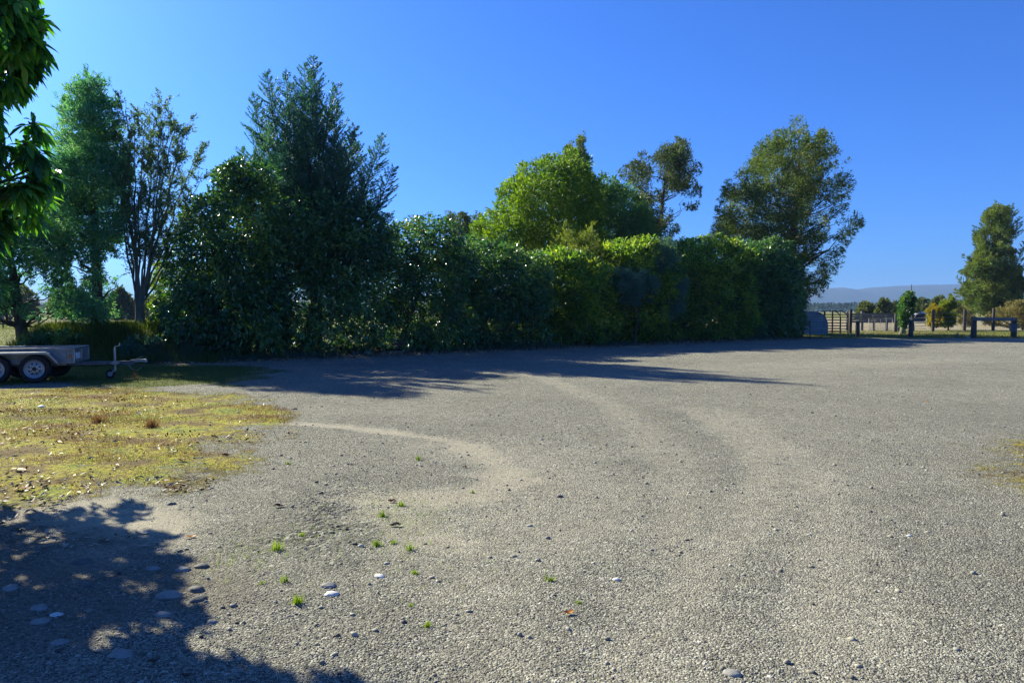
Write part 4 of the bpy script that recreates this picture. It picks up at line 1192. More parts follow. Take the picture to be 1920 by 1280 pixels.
# far trees seen in the gaps of the left group
for i, (lb, bx, Y, ol) in enumerate([
    ('far hazy tree across the field, seen under the leaning tree', 30, 120, [(-60, 600), (-55, 560), (-20, 530), (30, 525), (70, 555), (80, 600)]),
    ('far hazy tree across the field, seen left of the dark cypress trunk', 135, 130, [(85, 600), (88, 560), (130, 528), (168, 552), (175, 600)]),
    ('far hazy tree across the field, seen right of the dark cypress trunk', 225, 125, [(190, 600), (196, 560), (228, 535), (258, 562), (258, 600)]),
    ('far hazy tree across the field, seen beside the young yellow-green tree', 300, 128, [(262, 600), (268, 565), (300, 540), (336, 555), (345, 600)]),
]):
    tree('field_tree', lb, 'tree', 'far trees across the left field', 540 + i, (bx, 600), Y, ol, 2.4, 60, (.8, 1.7), 7500, (.4, .8), (.3, .45), M_FAROL, r0=.25, nlimb=12, jag=3)


# ---- the near tree at the left edge of the view
def near_tree():
    rng = np.random.default_rng(601)
    Y = 4.5
    pl = Plane(-330, 583, Y, .62)
    b = pl.C.copy(); b[2] = float(gz_at(b[0], b[1])[0]) - .03
    root = empty('broadleaf_tree', b, 'close broadleaf tree with long drooping glossy leaves reaching in beside the cypress', 'tree')
    ol = [(-860, 200), (-800, -50), (-620, -220), (-300, -300), (-114, -260), (-4, -150), (52, -40), (74, 30), (90, 70), (78, 112), (52, 140), (24, 150), (20, 185), (62, 200), (98, 205), (108, 250), (98, 300),
          (100, 345), (84, 395), (36, 410), (8, 440), (-4, 480), (-44, 520), (-104, 510), (-200, 520), (-420, 520), (-700, 500), (-860, 380)]
    cen, rad = crown_centres(rng, pl, ol, .75, 330, (.11, .23), [[(10, 240), (32, 232), (48, 250), (40, 272), (14, 268)], [(4, 395), (26, 392), (34, 412), (8, 418)]], .65, .6)
    pb = Plane(-150, 440, 7.3, .65)
    c2, r2 = crown_centres(rng, pb, [(-420, 330), (-160, 330), (-40, 400), (10, 440), (16, 480), (6, 512), (-90, 530), (-300, 530)], .6, 45, (.15, .28), (), .6, .6)
    pd = Plane(-250, 440, 6.4, .65)
    c3, r3 = crown_centres(rng, pd, [(-600, 300), (-300, 280), (-80, 340), (-30, 400), (-14, 450), (-30, 490), (-200, 510), (-560, 500)], .8, 90, (.15, .28), (), .7, .6)
    pe = Plane(-230, 440, 5.5, .65)
    c4, r4 = crown_centres(rng, pe, [(-520, 300), (-260, 300), (-70, 360), (-40, 440), (-60, 500), (-300, 515), (-500, 500)], .6, 70, (.14, .26), (), .7, .6)
    cen = np.concatenate([cen, c2, c3, c4]); rad = np.concatenate([rad, r2, r3, r4])
    w = Wood()
    k = 8; t = np.linspace(0, 1, k)[:, None]
    top = b + np.array([0.15, 0.1, 4.6])
    T = b + (top - b) * t; T[1:, :2] += rng.normal(0, .05, (k - 1, 2))
    w.tube(T, .11 * (1 - .85 * t[:, 0]) + .01, 10)
    LP, LDr, tn = [], [], []
    for c, r in zip(cen, rad):
        hz = np.linalg.norm(T[:, :2] - c[:2], axis=1)
        j = max(1, min(int(np.argmin(np.abs(T[:, 2] - (c[2] - .5 * hz)))), k - 2))
        if rng.random() < .5: w.limb(T[j], c, .022, .006, .1, 7, 5, rng)
        tone = rng.random()
        for _ in range(8):                        # twigs hung with leaves
            d = unit(rng.normal(0, 1, 3) + unit(c - T[j]) * .9 + (0, 0, .1)); ln = r * rng.uniform(.8, 1.5)
            s = c - d * ln * .35
            e = s + d * ln + np.array([0, 0, -.25 * ln])
            w.tube(np.array([s, s + d * ln * .55, e]), np.array([.006, .004, .002]), 4)
            n = 7
            u = np.linspace(.25, 1, n) + rng.normal(0, .03, n)
            p = s + d * (ln * u)[:, None] + np.array([0, 0, -.25]) * (ln * u ** 2)[:, None]
            LP.append(p); LDr.append(unit(d * .55 + rng.normal(0, .45, (n, 3)) + (0, 0, -.75))); tn.append(np.full(n, tone))
    P = np.concatenate(LP); D = np.concatenate(LDr); tn = np.concatenate(tn); n = len(P)
    L = rng.uniform(.08, .145, n)
    V, Fs = leaf_long(P, D, L, L * rng.uniform(.30, .42, n), rng, .3)
    mkc('crown', V, Fs, M_NEAR, root, True, {'tone': np.repeat(tn, 11)})
    w.build('trunk', BARK, root, 1)


near_tree()


# ------------------------------------------------------------------ tufts, clumps, stones and single leaves that can be pointed at
def tuft(name, label, cat, group, px, py, n, h, w_, spread, mat, seed, lean=.6):
    rng = np.random.default_rng(seed)
    p = gpt(px, py)
    r = np.abs(rng.normal(0, spread, n)); a = rng.uniform(0, 2 * PI, n)
    x = p[0] + r * np.cos(a); y = p[1] + r * np.sin(a)
    V, Fs = blades(rng, x, y, rng.uniform(h[0], h[1], n), rng.uniform(w_[0], w_[1], n), lean)
    o = mk(name, V, Fs, mat, None, False, None, p)
    return tag(o, label, cat, group)


TG = 'small green grass tufts in the gravel'
for i, (px, py, sc, lb) in enumerate([
    (490, 1094, 1.0, 'small bright grass tuft at the edge of the tree shade, left of a twin tuft'),
    (533, 1090, .9, 'small bright grass tuft at the edge of the tree shade, right of its twin'),
    (558, 1130, 1.1, 'upright bright grass tuft standing alone between the shade and the white flat stone'),
    (520, 1030, 1.6, 'widest bright grass tuft, on the dark coarse gravel'),
    (566, 1004, .9, 'small grass tuft just above the widest tuft on the dark coarse gravel'),
    (706, 1022, 1.2, 'grass tuft at the lower left of the sandy grassy patch'),
    (738, 1018, 1.1, 'low grass tuft in the middle of the sandy grassy patch'),
    (768, 1030, 1.0, 'grass tuft at the lower right of the sandy grassy patch'),
    (718, 968, 1.1, 'thin grass tuft near the black leaf on the sandy grassy patch'),
    (752, 948, 1.3, 'spread-out thin grass tuft beside the red curled leaf'),
    (778, 1075, .8, 'dark little grass tuft below the sandy grassy patch, right of the pale cobble'),
    (770, 1136, .8, 'pale green grass tuft in the plain gravel below the sandy patch'),
    (800, 1174, 1.0, 'yellowish grass tuft in the gravel nearest the camera'),
    (784, 862, 1.0, 'tiny green tuft alone on the worn grey gravel above the sandy patch'),
    (886, 924, .8, 'tiny tuft on the sandy track right of the grassy patch'),
    (1032, 1088, .9, 'tiny tuft in the plain gravel right of the sandy track'),
    (540, 870, .9, 'tiny grass tuft in the gravel beside the mossy patch'),
    (1084, 1130, .7, 'faint tuft in the gravel just above the orange leaf'),
]):
    tuft('grass_tuft', lb, 'grass tuft', TG, px, py, int(60 * sc * (.6 + .8 * ((i * 37) % 11) / 10)), (0.015 + .002 * (i % 4), (0.04 + .006 * ((i * 5) % 6)) * sc), (0.003, 0.006), 0.016 * sc, M_TUFT, 700 + i)
rng = np.random.default_rng(13)
x, y = [], []
for px, py, s, n in [(760, 985, .22, 700), (740, 950, .18, 420), (450, 1050, .16, 400), (560, 1020, .2, 260), (640, 975, .3, 160), (780, 1050, .3, 300), (390, 880, .3, 300), (1110, 1090, .5, 60), (860, 1130, .5, 60)]:
    p = G(px, py); x.append(rng.normal(p[0], s, n)); y.append(rng.normal(p[1], s * 1.4, n))
x = np.concatenate(x); y = np.concatenate(y)
V, Fs = blades(rng, x, y, rng.uniform(.012, .045, len(x)), rng.uniform(.002, .004, len(x)), .9)
tag(mk('sparse_grass', V, Fs, M_TUFT), 'sparse thin grass seedlings on the sandy patch', None, None, 'stuff')
for i, (px, py, n, h, sp, lb, mt) in enumerate([
    (352, 668, 130, (.3, .7), .22, 'strappy grey-green grass clump between the bank and the dark hedge', M_STRAP),
    (292, 676, 110, (.25, .5), .22, 'strappy grass clump at the foot of the bank beside the trailer coupling', M_STRAP),
    (1060, 646, 170, (.4, .9), .4, 'dry grey grass clump at the hedge foot, left of its twin', M_STRAP),
    (1118, 643, 160, (.4, .95), .35, 'dry grey grass clump at the hedge foot, right of its twin', M_STRAP),
    (905, 654, 70, (.2, .45), .2, 'small green grass clump at the dark hedge foot right of the broken pallet', M_STRAP),
    (255, 712, 26, (.12, .28), .03, 'single pale seed-head stalk standing in the turf beside the jockey wheel', M_DRY),
    (185, 792, 170, (.06, .16), .06, 'dry brown grass clump on the mossy patch, left of its neighbour', M_DRY),
    (285, 800, 220, (.06, .15), .07, 'dry brown grass clump on the mossy patch, near its gravel edge', M_DRY),
]):
    tuft('grass_clump', lb, 'grass clump', 'larger grass clumps', px, py, n, h, (.006, .014) if h[1] > .3 else (.003, .006), sp, mt, 740 + i, .55)


def cobble(label, px, py, wpx, mat, seed, flat=.45, asp=.72, yaw=None, group='rounded cobbles in the gravel'):
    rng = np.random.default_rng(seed)
    p = gpt(px, py)
    r = wpx / 2 / FOC * p[1]
    bm = bmesh.new(); bmesh.ops.create_icosphere(bm, subdivisions=3, radius=1)
    v = np.array([q.co[:] for q in bm.verts])
    f = 1 + .5 * (fbm(v[:, 0] * 1.4 + 7 + seed, v[:, 1] * 1.4 + 3 * v[:, 2], seed) - .5) + .25 * (fbm(v[:, 0] * 3 + seed, v[:, 2] * 3 + v[:, 1] * 2, seed + 5) - .5)
    v = v * f[:, None]
    v = np.sign(v) * np.abs(v) ** .92
    v = v * np.array([r, r * asp, r * flat])
    a = rng.uniform(-.5, .5) if yaw is None else yaw
    rot = np.array([[math.cos(a), -math.sin(a), 0], [math.sin(a), math.cos(a), 0], [0, 0, 1]])
    v = v @ rot.T
    for q, c in zip(bm.verts, v): q.co = c
    me = bpy.data.meshes.new('cobble'); bm.to_mesh(me); bm.free()
    me.polygons.foreach_set('use_smooth', np.ones(len(me.polygons), bool)); me.materials.append(mat)
    o = bpy.data.objects.new('cobble', me); C.objects.link(o)
    o.location = (p[0], p[1], p[2] - r * flat * .22)
    return tag(o, label, 'stone', group)


for i, (px, py, w_, mt, lb) in enumerate([
    (317, 1116, 50, M_ROCK, 'large pale oval cobble at the top edge of the tree shade'),
    (368, 1106, 36, M_ROCK_D, 'brownish cobble right behind the dark flat one at the shade edge'),
    (371, 1124, 34, M_ROCK_D, 'dark flat cobble right of the large pale oval one'),
    (226, 1226, 48, M_ROCK, 'tilted long pale cobble deep in the tree shade, nearest the camera'),
    (112, 1205, 34, M_ROCK, 'pale oval cobble in the tree shade, left of the tilted long one'),
    (20, 1103, 34, M_ROCK, 'smooth pale cobble at the very left in the shade'),
    (74, 1140, 34, M_ROCK, 'long flat cobble in the shade below the smooth pale one'),
    (76, 1165, 36, M_ROCK, 'flat greyish cobble in the shade above the pale oval one'),
    (162, 1096, 22, M_ROCK_D, 'dark round cobble with sunlit soil around it'),
    (106, 1152, 24, M_ROCK_W, 'whitish flake in the shade touched by a sun fleck'),
    (307, 1152, 34, M_ROCK, 'flat half-buried cobble below the large pale oval one'),
    (398, 1166, 20, M_ROCK, 'small half-buried cobble in the shade right of the flat ones'),
    (287, 1066, 26, M_ROCK, 'grey cobble in the shade fringe above the large pale oval one'),
    (342, 1068, 30, M_ROCK, 'pale flat cobble at the sunny fringe above the dark flat one'),
    (378, 1062, 30, M_ROCK_D, 'mottled cobble at the sunny fringe beside a pale flat one'),
    (622, 1113, 28, M_ROCK_W, 'bright white flat stone in the open gravel'),
    (616, 1098, 30, M_ROCK, 'beige flat stone just behind the bright white one'),
    (712, 1080, 22, M_ROCK_W, 'round pale cobble below the sandy grassy patch'),
    (1373, 1262, 36, M_ROCK, 'angular pale rock in the open gravel nearest the camera'),
    (1156, 1086, 16, M_ROCK_W, 'small pale stone in the open gravel right of the sandy track'),
    (1050, 931, 14, M_ROCK_D, 'small dark stone alone on the worn gravel'),
    (321, 945, 18, M_ROCK_D, 'dark stone on the pale sand below the mossy patch'),
    (552, 767, 12, M_ROCK_D, 'dark stone at the tip of the mossy patch near the long shade'),
    (78, 763, 16, M_ROCK_W, 'white stone lying on the mossy patch'),
    (155, 1054, 40, M_ROCK_D, 'long greyish stone at the upper fringe of the tree shade'),
    (1705, 1004, 10, M_ROCK_W, 'tiny bright white stone in the open gravel'),
]):
    cobble(lb, px, py, w_, mt, 800 + i, flat=.5 if w_ > 20 else .65)


def fallen(label, px, py, wpx, col, seed, curl=.5):
    rng = np.random.default_rng(seed)
    p = gpt(px, py)
    L = max(wpx / FOC * p[1], .05) * 1.15; W = L * .42
    m = bpy.data.materials.get('fallen_leaf_%02x%02x%02x' % tuple(int(c * 255) for c in col))
    if m is None:
        m = rough_mat('fallen_leaf_%02x%02x%02x' % tuple(int(c * 255) for c in col), tuple(c * .7 for c in col), tuple(min(1, c * 1.25) for c in col), 40, .55, .1)
    a = rng.uniform(-.6, .6)
    u = np.linspace(0, 1, 9); v = np.linspace(-1, 1, 5)
    U, Vv = np.meshgrid(u, v, indexing='ij')
    wd = np.sin(PI * np.clip(U, 0, 1) ** .85) * W / 2
    X = (U - .5) * L; Yl = Vv * wd
    Z = .008 + curl * (np.abs(Vv) * wd) * .8 + curl * L * .25 * (U - .45) ** 2 + .004 * np.sin(U * 9 + seed)
    pts = np.stack([X * math.cos(a) - Yl * math.sin(a), X * math.sin(a) + Yl * math.cos(a), Z], -1).reshape(-1, 3)
    Q = np.array([(i * 5 + j, i * 5 + j + 1, (i + 1) * 5 + j + 1, (i + 1) * 5 + j) for i in range(8) for j in range(4)])
    o = mk('fallen_leaf', pts, [Q], m, None, True)
    o.location = tuple(p)
    return tag(o, label, 'leaf', 'single fallen leaves on the ground')


ORG = (.55, .22, .03); RED = (.25, .07, .03); BRN = (.10, .06, .04); BLK = (.03, .025, .022); YEL = (.75, .52, .03)
for i, (px, py, w_, c, cu, lb) in enumerate([
    (357, 1008, 20, ORG, .5, 'orange fallen leaf on the pale soil above the tree shade'),
    (1067, 1151, 24, ORG, .7, 'curled orange fallen leaf alone in the open gravel'),
    (735, 941, 15, RED, 1.2, 'red curled leaf standing on the sandy grassy patch'),
    (742, 986, 22, BLK, .9, 'black fallen leaf on the sandy grassy patch'),
    (871, 876, 11, RED, 1.0, 'dark red leaf at the rim of the sandy track'),
    (42, 918, 28, ORG, .5, 'orange leaf at the lower left of the mossy patch beside the small shade'),
    (40, 883, 26, ORG, .6, 'orange leaf on the mossy patch above the lower left one'),
    (524, 950, 22, BRN, .9, 'brown curled leaf in the gravel above the dark coarse stones'),
    (426, 855, 20, RED, 1.1, 'rust red leaves cluster at the gravel tip of the mossy patch'),
    (342, 864, 16, ORG, .9, 'orange leaf standing on the yellow moss'),
    (218, 873, 14, RED, .6, 'rust red leaf flat in the middle of the yellow moss'),
    (271, 744, 12, YEL, .4, 'bright yellow leaf on the moss near the trailer shade'),
    (42, 740, 9, YEL, .4, 'yellow leaf on the moss below the trailer wheels'),
    (288, 1243, 20, BRN, 1.0, 'brown leaf lying on a sun fleck in the tree shade'),
    (350, 1270, 20, BRN, .9, 'brown leaf at the lower shade fringe beside a sun fleck'),
    (1736, 753, 10, ORG, .5, 'distant orange leaf in the open gravel right of the long shade'),
    (243, 822, 12, ORG, .7, 'orange leaf among the dry brown grass'),
    (110, 830, 16, ORG, .6, 'orange leaf among pale leaves at the left of the moss'),
    (270, 1000, 22, (.5, .43, .33), .3, 'bleached straw-coloured leaf beside the orange one on pale soil'),
]):
    fallen(lb, px, py, w_, c, 860 + i, cu)


# ------------------------------------------------------------------ trailer
def wheel(parent, x, y, side):
    w0 = empty('wheel', (x, y, 0.29), None, None); w0.parent = parent
    s = side
    t = MB()
    pr = [(-.085, .185), (-.095, .205), (-.098, .24), (-.09, .272), (-.06, .288), (0, .291), (.06, .288), (.09, .272), (.098, .24), (.095, .205), (.085, .185)]
    t.lathe(pr, (0, 0, 0), (0, 1, 0), 40)
    t.build('tyre', M_TYRE, w0, True)
    r = MB()
    r.lathe([(s * .075, .188), (s * .085, .196), (s * .092, .19), (s * .085, .178), (s * .05, .168), (s * .045, .15), (s * .052, .138)], (0, 0, 0), (0, 1, 0), 40)
    r.lathe([(s * .052, .142), (s * .06, .128), (s * .058, .122)], (0, 0, 0), (0, 1, 0), 40)
    for k in range(8):
        a = 2 * PI * k / 8; b0 = .20; b1 = .30
        def pt(rr, an, d): return (rr * math.cos(an), d, rr * math.sin(an))
        q = [pt(.128, a - b0 * .95, s * .058), pt(.128, a + b0 * .95, s * .058), pt(.072, a + b1 * 1.25, s * .074), pt(.072, a - b1 * 1.25, s * .074)]
        q += [(p[0], p[1] - s * .006, p[2]) for p in q]
        r.add(q, [(0, 1, 2, 3), (7, 6, 5, 4), (0, 4, 5, 1), (1, 5, 6, 2), (2, 6, 7, 3), (3, 7, 4, 0)])
    r.lathe([(s * .07, .082), (s * .078, .074), (s * .078, .045), (s * .072, .040)], (0, 0, 0), (0, 1, 0), 32)
    r.build('rim', M_RIM, w0, True)
    h = MB(); h.lathe([(s * .03, .041), (s * .09, .038), (s * .105, .028), (s * .108, 0.001)], (0, 0, 0), (0, 1, 0), 20)
    for k in range(5):
        a = 2 * PI * k / 5; h.lathe([(s * .076, .011), (s * .092, .010), (s * .094, .001)], (.058 * math.cos(a), 0, .058 * math.sin(a)), (0, 1, 0), 6)
    h.build('hub', M_DARK, w0, True)
    d = MB(); d.lathe([(s * .012, .17), (s * .01, .0005)], (0, 0, 0), (0, 1, 0), 24); d.build('brake_drum', M_DARK, w0)
    return w0


TH = R(17)
Wc = np.array([-9.93, 15.2]); tn_ = np.array([-math.sin(TH), math.cos(TH)])
tc_ = Wc + 0.74 * tn_
tz = float(gz_at(tc_[0], tc_[1])[0])
trailer = empty('trailer', (tc_[0], tc_[1], tz + .01), 'low galvanised tandem-axle trailer with silver spoked wheels parked unhitched on the turf', 'trailer', None, TH)
X0, X1, HW, ZB, ZT = -1.95, 0.68, 0.6, 0.40, 0.69
for ax in (0, -0.72):
    for sd in (-1, 1):
        wheel(trailer, ax, sd * 0.74, sd)
m = MB()
m.box((X0, -HW + .006, ZB), (X1, HW - .006, ZB + .02)); m.build('floor', M_GALV_D, trailer)
for sd in (-1, 1):
    m = MB()
    m.box((X0, sd * HW - .004, ZB + .03), (X1 - .02, sd * HW + .004, ZT - .03))
    m.bar((X0, sd * HW, ZT), (X1, sd * HW, ZT), .05, .05)
    m.bar((X0, sd * HW, ZB + .005), (X1, sd * HW, ZB + .005), .05, .05)
    for xx in (X0 + .03, X1 - .16, X1 - .03): m.box((xx - .02, sd * (HW + .005), ZB + .03), (xx + .02, sd * (HW + .028), ZT - .025))
    m.build('side_panel', M_GALV_D, trailer, bevel=.004)
m = MB(); m.box((X1 - .02, -HW + .03, ZB + .03), (X1 - .012, HW - .03, ZT - .03)); m.bar((X1 - .01, -HW - .02, ZT + .001), (X1 - .01, HW + .02, ZT + .001), .05, .045)
m.bar((X1 - .01, -HW - .02, ZB + .006), (X1 - .01, HW + .02, ZB + .006), .05, .05)
for yy in (-HW + .02, HW - .02, 0): m.box((X1 - .011, yy - .022, ZB + .03), (X1 + .018, yy + .022, ZT - .02))
fp = m.build('front_panel', M_GALV, trailer, bevel=.004)
m = MB(); m.box((X1 - .0115, -.42, ZB + .07), (X1 + .004, -.12, ZB + .20)); m.build('plate', M_WHITEP, fp)
m = MB(); m.box((X0, -HW + .03, ZB + .03), (X0 + .008, HW - .03, ZT - .03)); m.bar((X0 + .01, -HW - .02, ZT + .001), (X0 + .01, HW + .02, ZT + .001), .05, .045); m.build('tailgate', M_GALV_D, trailer, bevel=.004)
for sd in (-1, 1):
    m = MB()
    pr = [(-1.12, .40), (-.98, .60), (-.9, .635), (.20, .635), (.28, .60), (.44, .42), (.44, .40)]
    y0, y1 = sd * (HW + .01), sd * (HW + .27)
    for (xa, za), (xb, zb) in zip(pr[:-1], pr[1:]):
        dx, dz = xb - xa, zb - za; l = math.hypot(dx, dz); nx, nz = -dz / l * .006, dx / l * .006
        m.add([(xa, y0, za), (xb, y0, zb), (xb, y1, zb), (xa, y1, za), (xa + nx, y0, za + nz), (xb + nx, y0, zb + nz), (xb + nx, y1, zb + nz), (xa + nx, y1, za + nz)],
              [(0, 3, 2, 1), (4, 5, 6, 7), (0, 1, 5, 4), (1, 2, 6, 5), (2, 3, 7, 6), (3, 0, 4, 7)])
        m.add([(xa, y1, za - .035), (xb, y1, zb - .035), (xb, y1 + sd * .004, zb - .035), (xa, y1 + sd * .004, za - .035), (xa, y1, za + .004), (xb, y1, zb + .004), (xb, y1 + sd * .004, zb + .004), (xa, y1 + sd * .004, za + .004)],
              [(0, 3, 2, 1), (4, 5, 6, 7), (0, 1, 5, 4), (1, 2, 6, 5), (2, 3, 7, 6), (3, 0, 4, 7)])
    m.build('mudguard', M_GALV, trailer)
m = MB(); m.bar((-1.0, 0, .335), (1.72, 0, .335), .075, .085); m.bar((X1 - .5, -.55, .36), (1.25, -.05, .335), .05, .06); m.bar((X1 - .5, .55, .36), (1.25, .05, .335), .05, .06)
db = m.build('drawbar', M_STEEL_D, trailer, bevel=.004)
m = MB(); m.bar((1.65, 0, .37), (1.92, 0, .38), .06, .06); m.lathe([(-.03, .045), (.0, .05), (.035, .035), (.045, .001)], (1.95, 0, .37), (0, 0, 1), 16); m.bar((1.78, 0, .42), (1.9, 0, .47), .02, .015)
m.build('coupling', M_GALV_D, db, True)
for ax in (0, -.72):
    m = MB(); m.bar((ax, -.70, .29), (ax, .70, .29), .045, .045); m.build('axle', M_DARK, trailer)
m = MB(); m.bar((-1.15, -.48, .365), (.5, -.48, .365), .05, .06); m.bar((-1.15, .48, .365), (.5, .48, .365), .05, .06); m.build('chassis', M_GALV_D, trailer)
for sd in (-1, 1):
    m = MB(); m.box((X1 - .10, sd * (HW + .028) - .012, ZB + .10), (X1 - .04, sd * (HW + .028) + .012, ZB + .15)); m.build('side_lamp', M_LAMP, trailer, bevel=.004)
    m = MB(); m.tube([(X1 - .22, sd * (HW + .03), ZT - .06), (X1 - .17, sd * (HW + .05), ZT - .06), (X1 - .12, sd * (HW + .03), ZT - .06)], .007, 6); m.build('tie_rail', M_GALV, trailer)
m = MB(); m.tube([(X1 - .3, -.05, .30), (X1 + .2, .04, .27), (1.2, .05, .285), (1.7, .05, .29), (1.88, .06, .25), (1.92, .07, .16)], .008, 6); m.build('wiring', M_TYRE, trailer, True)
m = MB(); m.tube([(1.6, -.04, .30), (1.68, -.06, .20), (1.8, -.05, .16), (1.88, -.03, .24)], .009, 6); m.build('safety_chain', M_GALV_D, trailer, True)
JX = 1.36
m = MB(); m.tube([(JX, -.10, .16), (JX, -.10, .66)], .024, 12); m.bar((JX, -.1, .665), (JX, -.1, .70), .02, .02); m.bar((JX - .0, -.1, .70), (JX + .10, -.1, .72), .015, .015); m.tube([(JX + .10, -.1, .72), (JX + .10, -.1, .78)], .012, 8)
jw = m.build('jockey_wheel', M_GALV, trailer, True)
m = MB(); m.box((JX - .06, -.14, .30), (JX + .06, -.04, .37)); m.bar((JX - .1, -.12, .335), (JX + .1, -.12, .335), .03, .03); m.build('clamp', M_GALV_D, jw, bevel=.004)
m = MB(); m.bar((JX, -.065, .2), (JX - .09, -.065, .09), .012, .03); m.bar((JX, -.135, .2), (JX - .09, -.135, .09), .012, .03); m.build('fork', M_GALV_D, jw)
m = MB(); m.lathe([(-.025, .05), (-.03, .075), (-.02, .095), (0, .10), (.02, .095), (.03, .075), (.025, .05)], (JX - .10, -.10, .095), (0, 1, 0), 24); m.build('tyre', M_TYRE, jw, True)
m = MB(); m.lathe([(-.028, .001), (-.03, .03), (-.024, .055), (.024, .055), (.03, .03), (.028, .001)], (JX - .10, -.10, .095), (0, 1, 0), 20); m.build('rim', M_GALV_D, jw, True)


# ------------------------------------------------------------------ timber at the hedge foot
def plank(name, label, cat, p, q, w_, h, mat, group=None):
    p = np.asarray(p, float); q = np.asarray(q, float)
    c = (p + q) / 2; d = q - p; L = np.linalg.norm(d[:2])
    m = MB(); m.box((-L / 2, -w_ / 2, 0), (L / 2, w_ / 2, h)); m.box((-L / 2 - .012, -w_ / 2 + .02, .012), (L / 2 + .015, w_ / 2 - .03, h - .015))
    o = m.build(name, mat, None, bevel=.006)
    o.location = tuple(c); o.rotation_euler = (0, -math.atan2(d[2], L), math.atan2(d[1], d[0]))
    return tag(o, label, cat, group)


a = gpt(660, 666); b = gpt(695, 664)
plank('timber_sleeper', 'squared old timber sleeper lying at the dark hedge foot', 'timber', a, b, .18, .15, M_PLANK)
a = gpt(708, 664); b = gpt(764, 659)
plank('timber_plank', 'long thin plank lying flat in front of the broken pallet', 'plank', a, b, .12, .06, M_PLANK)
pc = gpt(763, 660); pc[:2] += HNRM * .25
pal = empty('broken_pallet', (pc[0], pc[1], pc[2] + .02), 'broken wooden pallet leaning against the hedge foot', 'pallet', None, HANG - .1)
for k in range(4):
    m = MB(); m.box((-.42, -.012, -.045), (.30 - .04 * k, .012, .045)); o = m.build('slat', M_PLANK, pal, bevel=.004)
    o.location = (0, .03 + .05 * k, .05 + .105 * k); o.rotation_euler = (R(-28), R(3 * (k - 1)), 0)
m = MB(); m.box((-.28, -.02, -.05), (.28, .02, .05)); o = m.build('brace', M_PLANK, pal, bevel=.004); o.location = (.10, -.02, .2); o.rotation_euler = (R(-20), R(48), 0)
m = MB(); m.box((-.02, -.012, -.20), (.26, .012, .20)); o = m.build('board', M_PLANK, pal, bevel=.004); o.location = (.18, .06, .22); o.rotation_euler = (R(-25), R(-8), R(6))
p = gpt(1078, 640); p[:2] += HNRM * .3
m = MB(); m.tube([(0, 0, -.05), (0.01, 0, .3), (0.02, 0, .55)], [.075, .07, .068], 10); m.box((-.1, -.07, .551), (.12, .07, .59))
o = m.build('stub_post', M_POST, None, True); o.location = tuple(p); tag(o, 'short stub post with a plate on top in the dark hedge foot', 'post')


# ------------------------------------------------------------------ fences, gates and yards on the right
def rough_post(m, p, h, r, n=9, lean=(0, 0), rng=None):
    p = np.asarray(p, float)
    P = [p + (lean[0] * t, lean[1] * t, h * t - .06 * (t == 0)) for t in (0, .35, .7, .97, 1.0)]
    m.tube(P, [r * 1.05, r, r * .97, r * .95, r * .8], n)


def gp(px, Y):
    x = (px - 960) / FOC * Y
    return np.array([x, Y, float(gz_at(x, Y)[0])])


def zpx(py, Y): return at(960, py, Y)[2]


BG = 'short bollard posts along the gravel edge'
for px, Y, top, r, lb in [(1608, 41.2, 601, .12, 'short dark bollard post at the gravel edge, nearest the hedge'), (1708, 41.2, 600, .13, 'short grey bollard post at the gravel edge, in front of the pale shed roof')]:
    m = MB(); b = gp(px, Y); rough_post(m, (0, 0, 0), zpx(top, Y) - b[2], r); o = m.build('bollard_post', M_POST, None, True); o.location = tuple(b); tag(o, lb, 'post', BG)
for px, Y, top, lb in [(1795, 41.0, 624, 'tiny pale peg in the grass at the gravel edge'), (1519, 42.0, 600, 'thin pale stake in front of the corrugated shelter')]:
    m = MB(); b = gp(px, Y); m.box((-.035, -.03, -.05), (.035, .03, zpx(top, Y) - b[2])); o = m.build('stake', M_RAIL, None, bevel=.005); o.location = tuple(b); tag(o, lb, 'stake')

# post-and-rail section with a bucket on its right post
Y = 40.8
b = gp(1826, Y)
fr = empty('rail_fence', b, 'two-post timber rail at the gravel edge with a bucket hung on it', 'fence')
for px in (1826, 1901):
    q = gp(px, Y); m = MB(); rough_post(m, q - b, zpx(594 if px < 1850 else 596, Y) - q[2], .15, 10); m.build('post', M_POST, fr, True)
m = MB(); z = zpx(597.5, Y) - b[2]; q = gp(1903, Y) - b; m.bar((-.2, -.17, z), (q[0], -.17, z - .03), .06, .17); m.build('rail', M_RAIL, fr, bevel=.01)
q = gp(1893, Y)
m = MB(); zt = zpx(608, Y); zb_ = zpx(621, Y)
m.lathe([(0, .001), (0, .17), (zt - zb_, .22), (zt - zb_ + .03, .235), (zt - zb_ + .03, .21), (.02, .16)], (0, 0, 0), (0, 0, 1), 20)
o = m.build('bucket', M_BUCKET, None, True); o.location = (q[0], Y - .30, zb_); tag(o, 'grey feed bucket hung on the right post of the timber rail', 'bucket')
m = MB(); rng = np.random.default_rng(5)
o = cobble('pale rock at the foot of the left rail post', 1816, 633, 12, M_ROCK_W, 950, group='rocks by the rail fence')

# wire fence behind
Y0, Y1 = 50.0, 57.0
b = gp(1594, Y0)
fw = empty('wire_fence', b, 'wire fence on tall dark posts running behind the bollards', 'fence')
tops = []
for px, py in [(1594, 580), (1679, 588), (1749, 580), (1808, 580), (1862, 578), (1917, 578), (1985, 578)]:
    Yp = Y0 + (px - 1594) / 320 * (Y1 - Y0); q = gp(px, Yp); h = zpx(py, Yp) - q[2]
    m = MB(); rough_post(m, q - b, h, .11, 9, (.03, 0)); m.build('post', M_POST, fw, True); tops.append((q - b, h))
m = MB()
for f in (.25, .45, .65, .85):
    m.tube([q + (0, -.12, h * f) for q, h in tops], .006, 4)
m.build('wire', M_WIRE, fw)
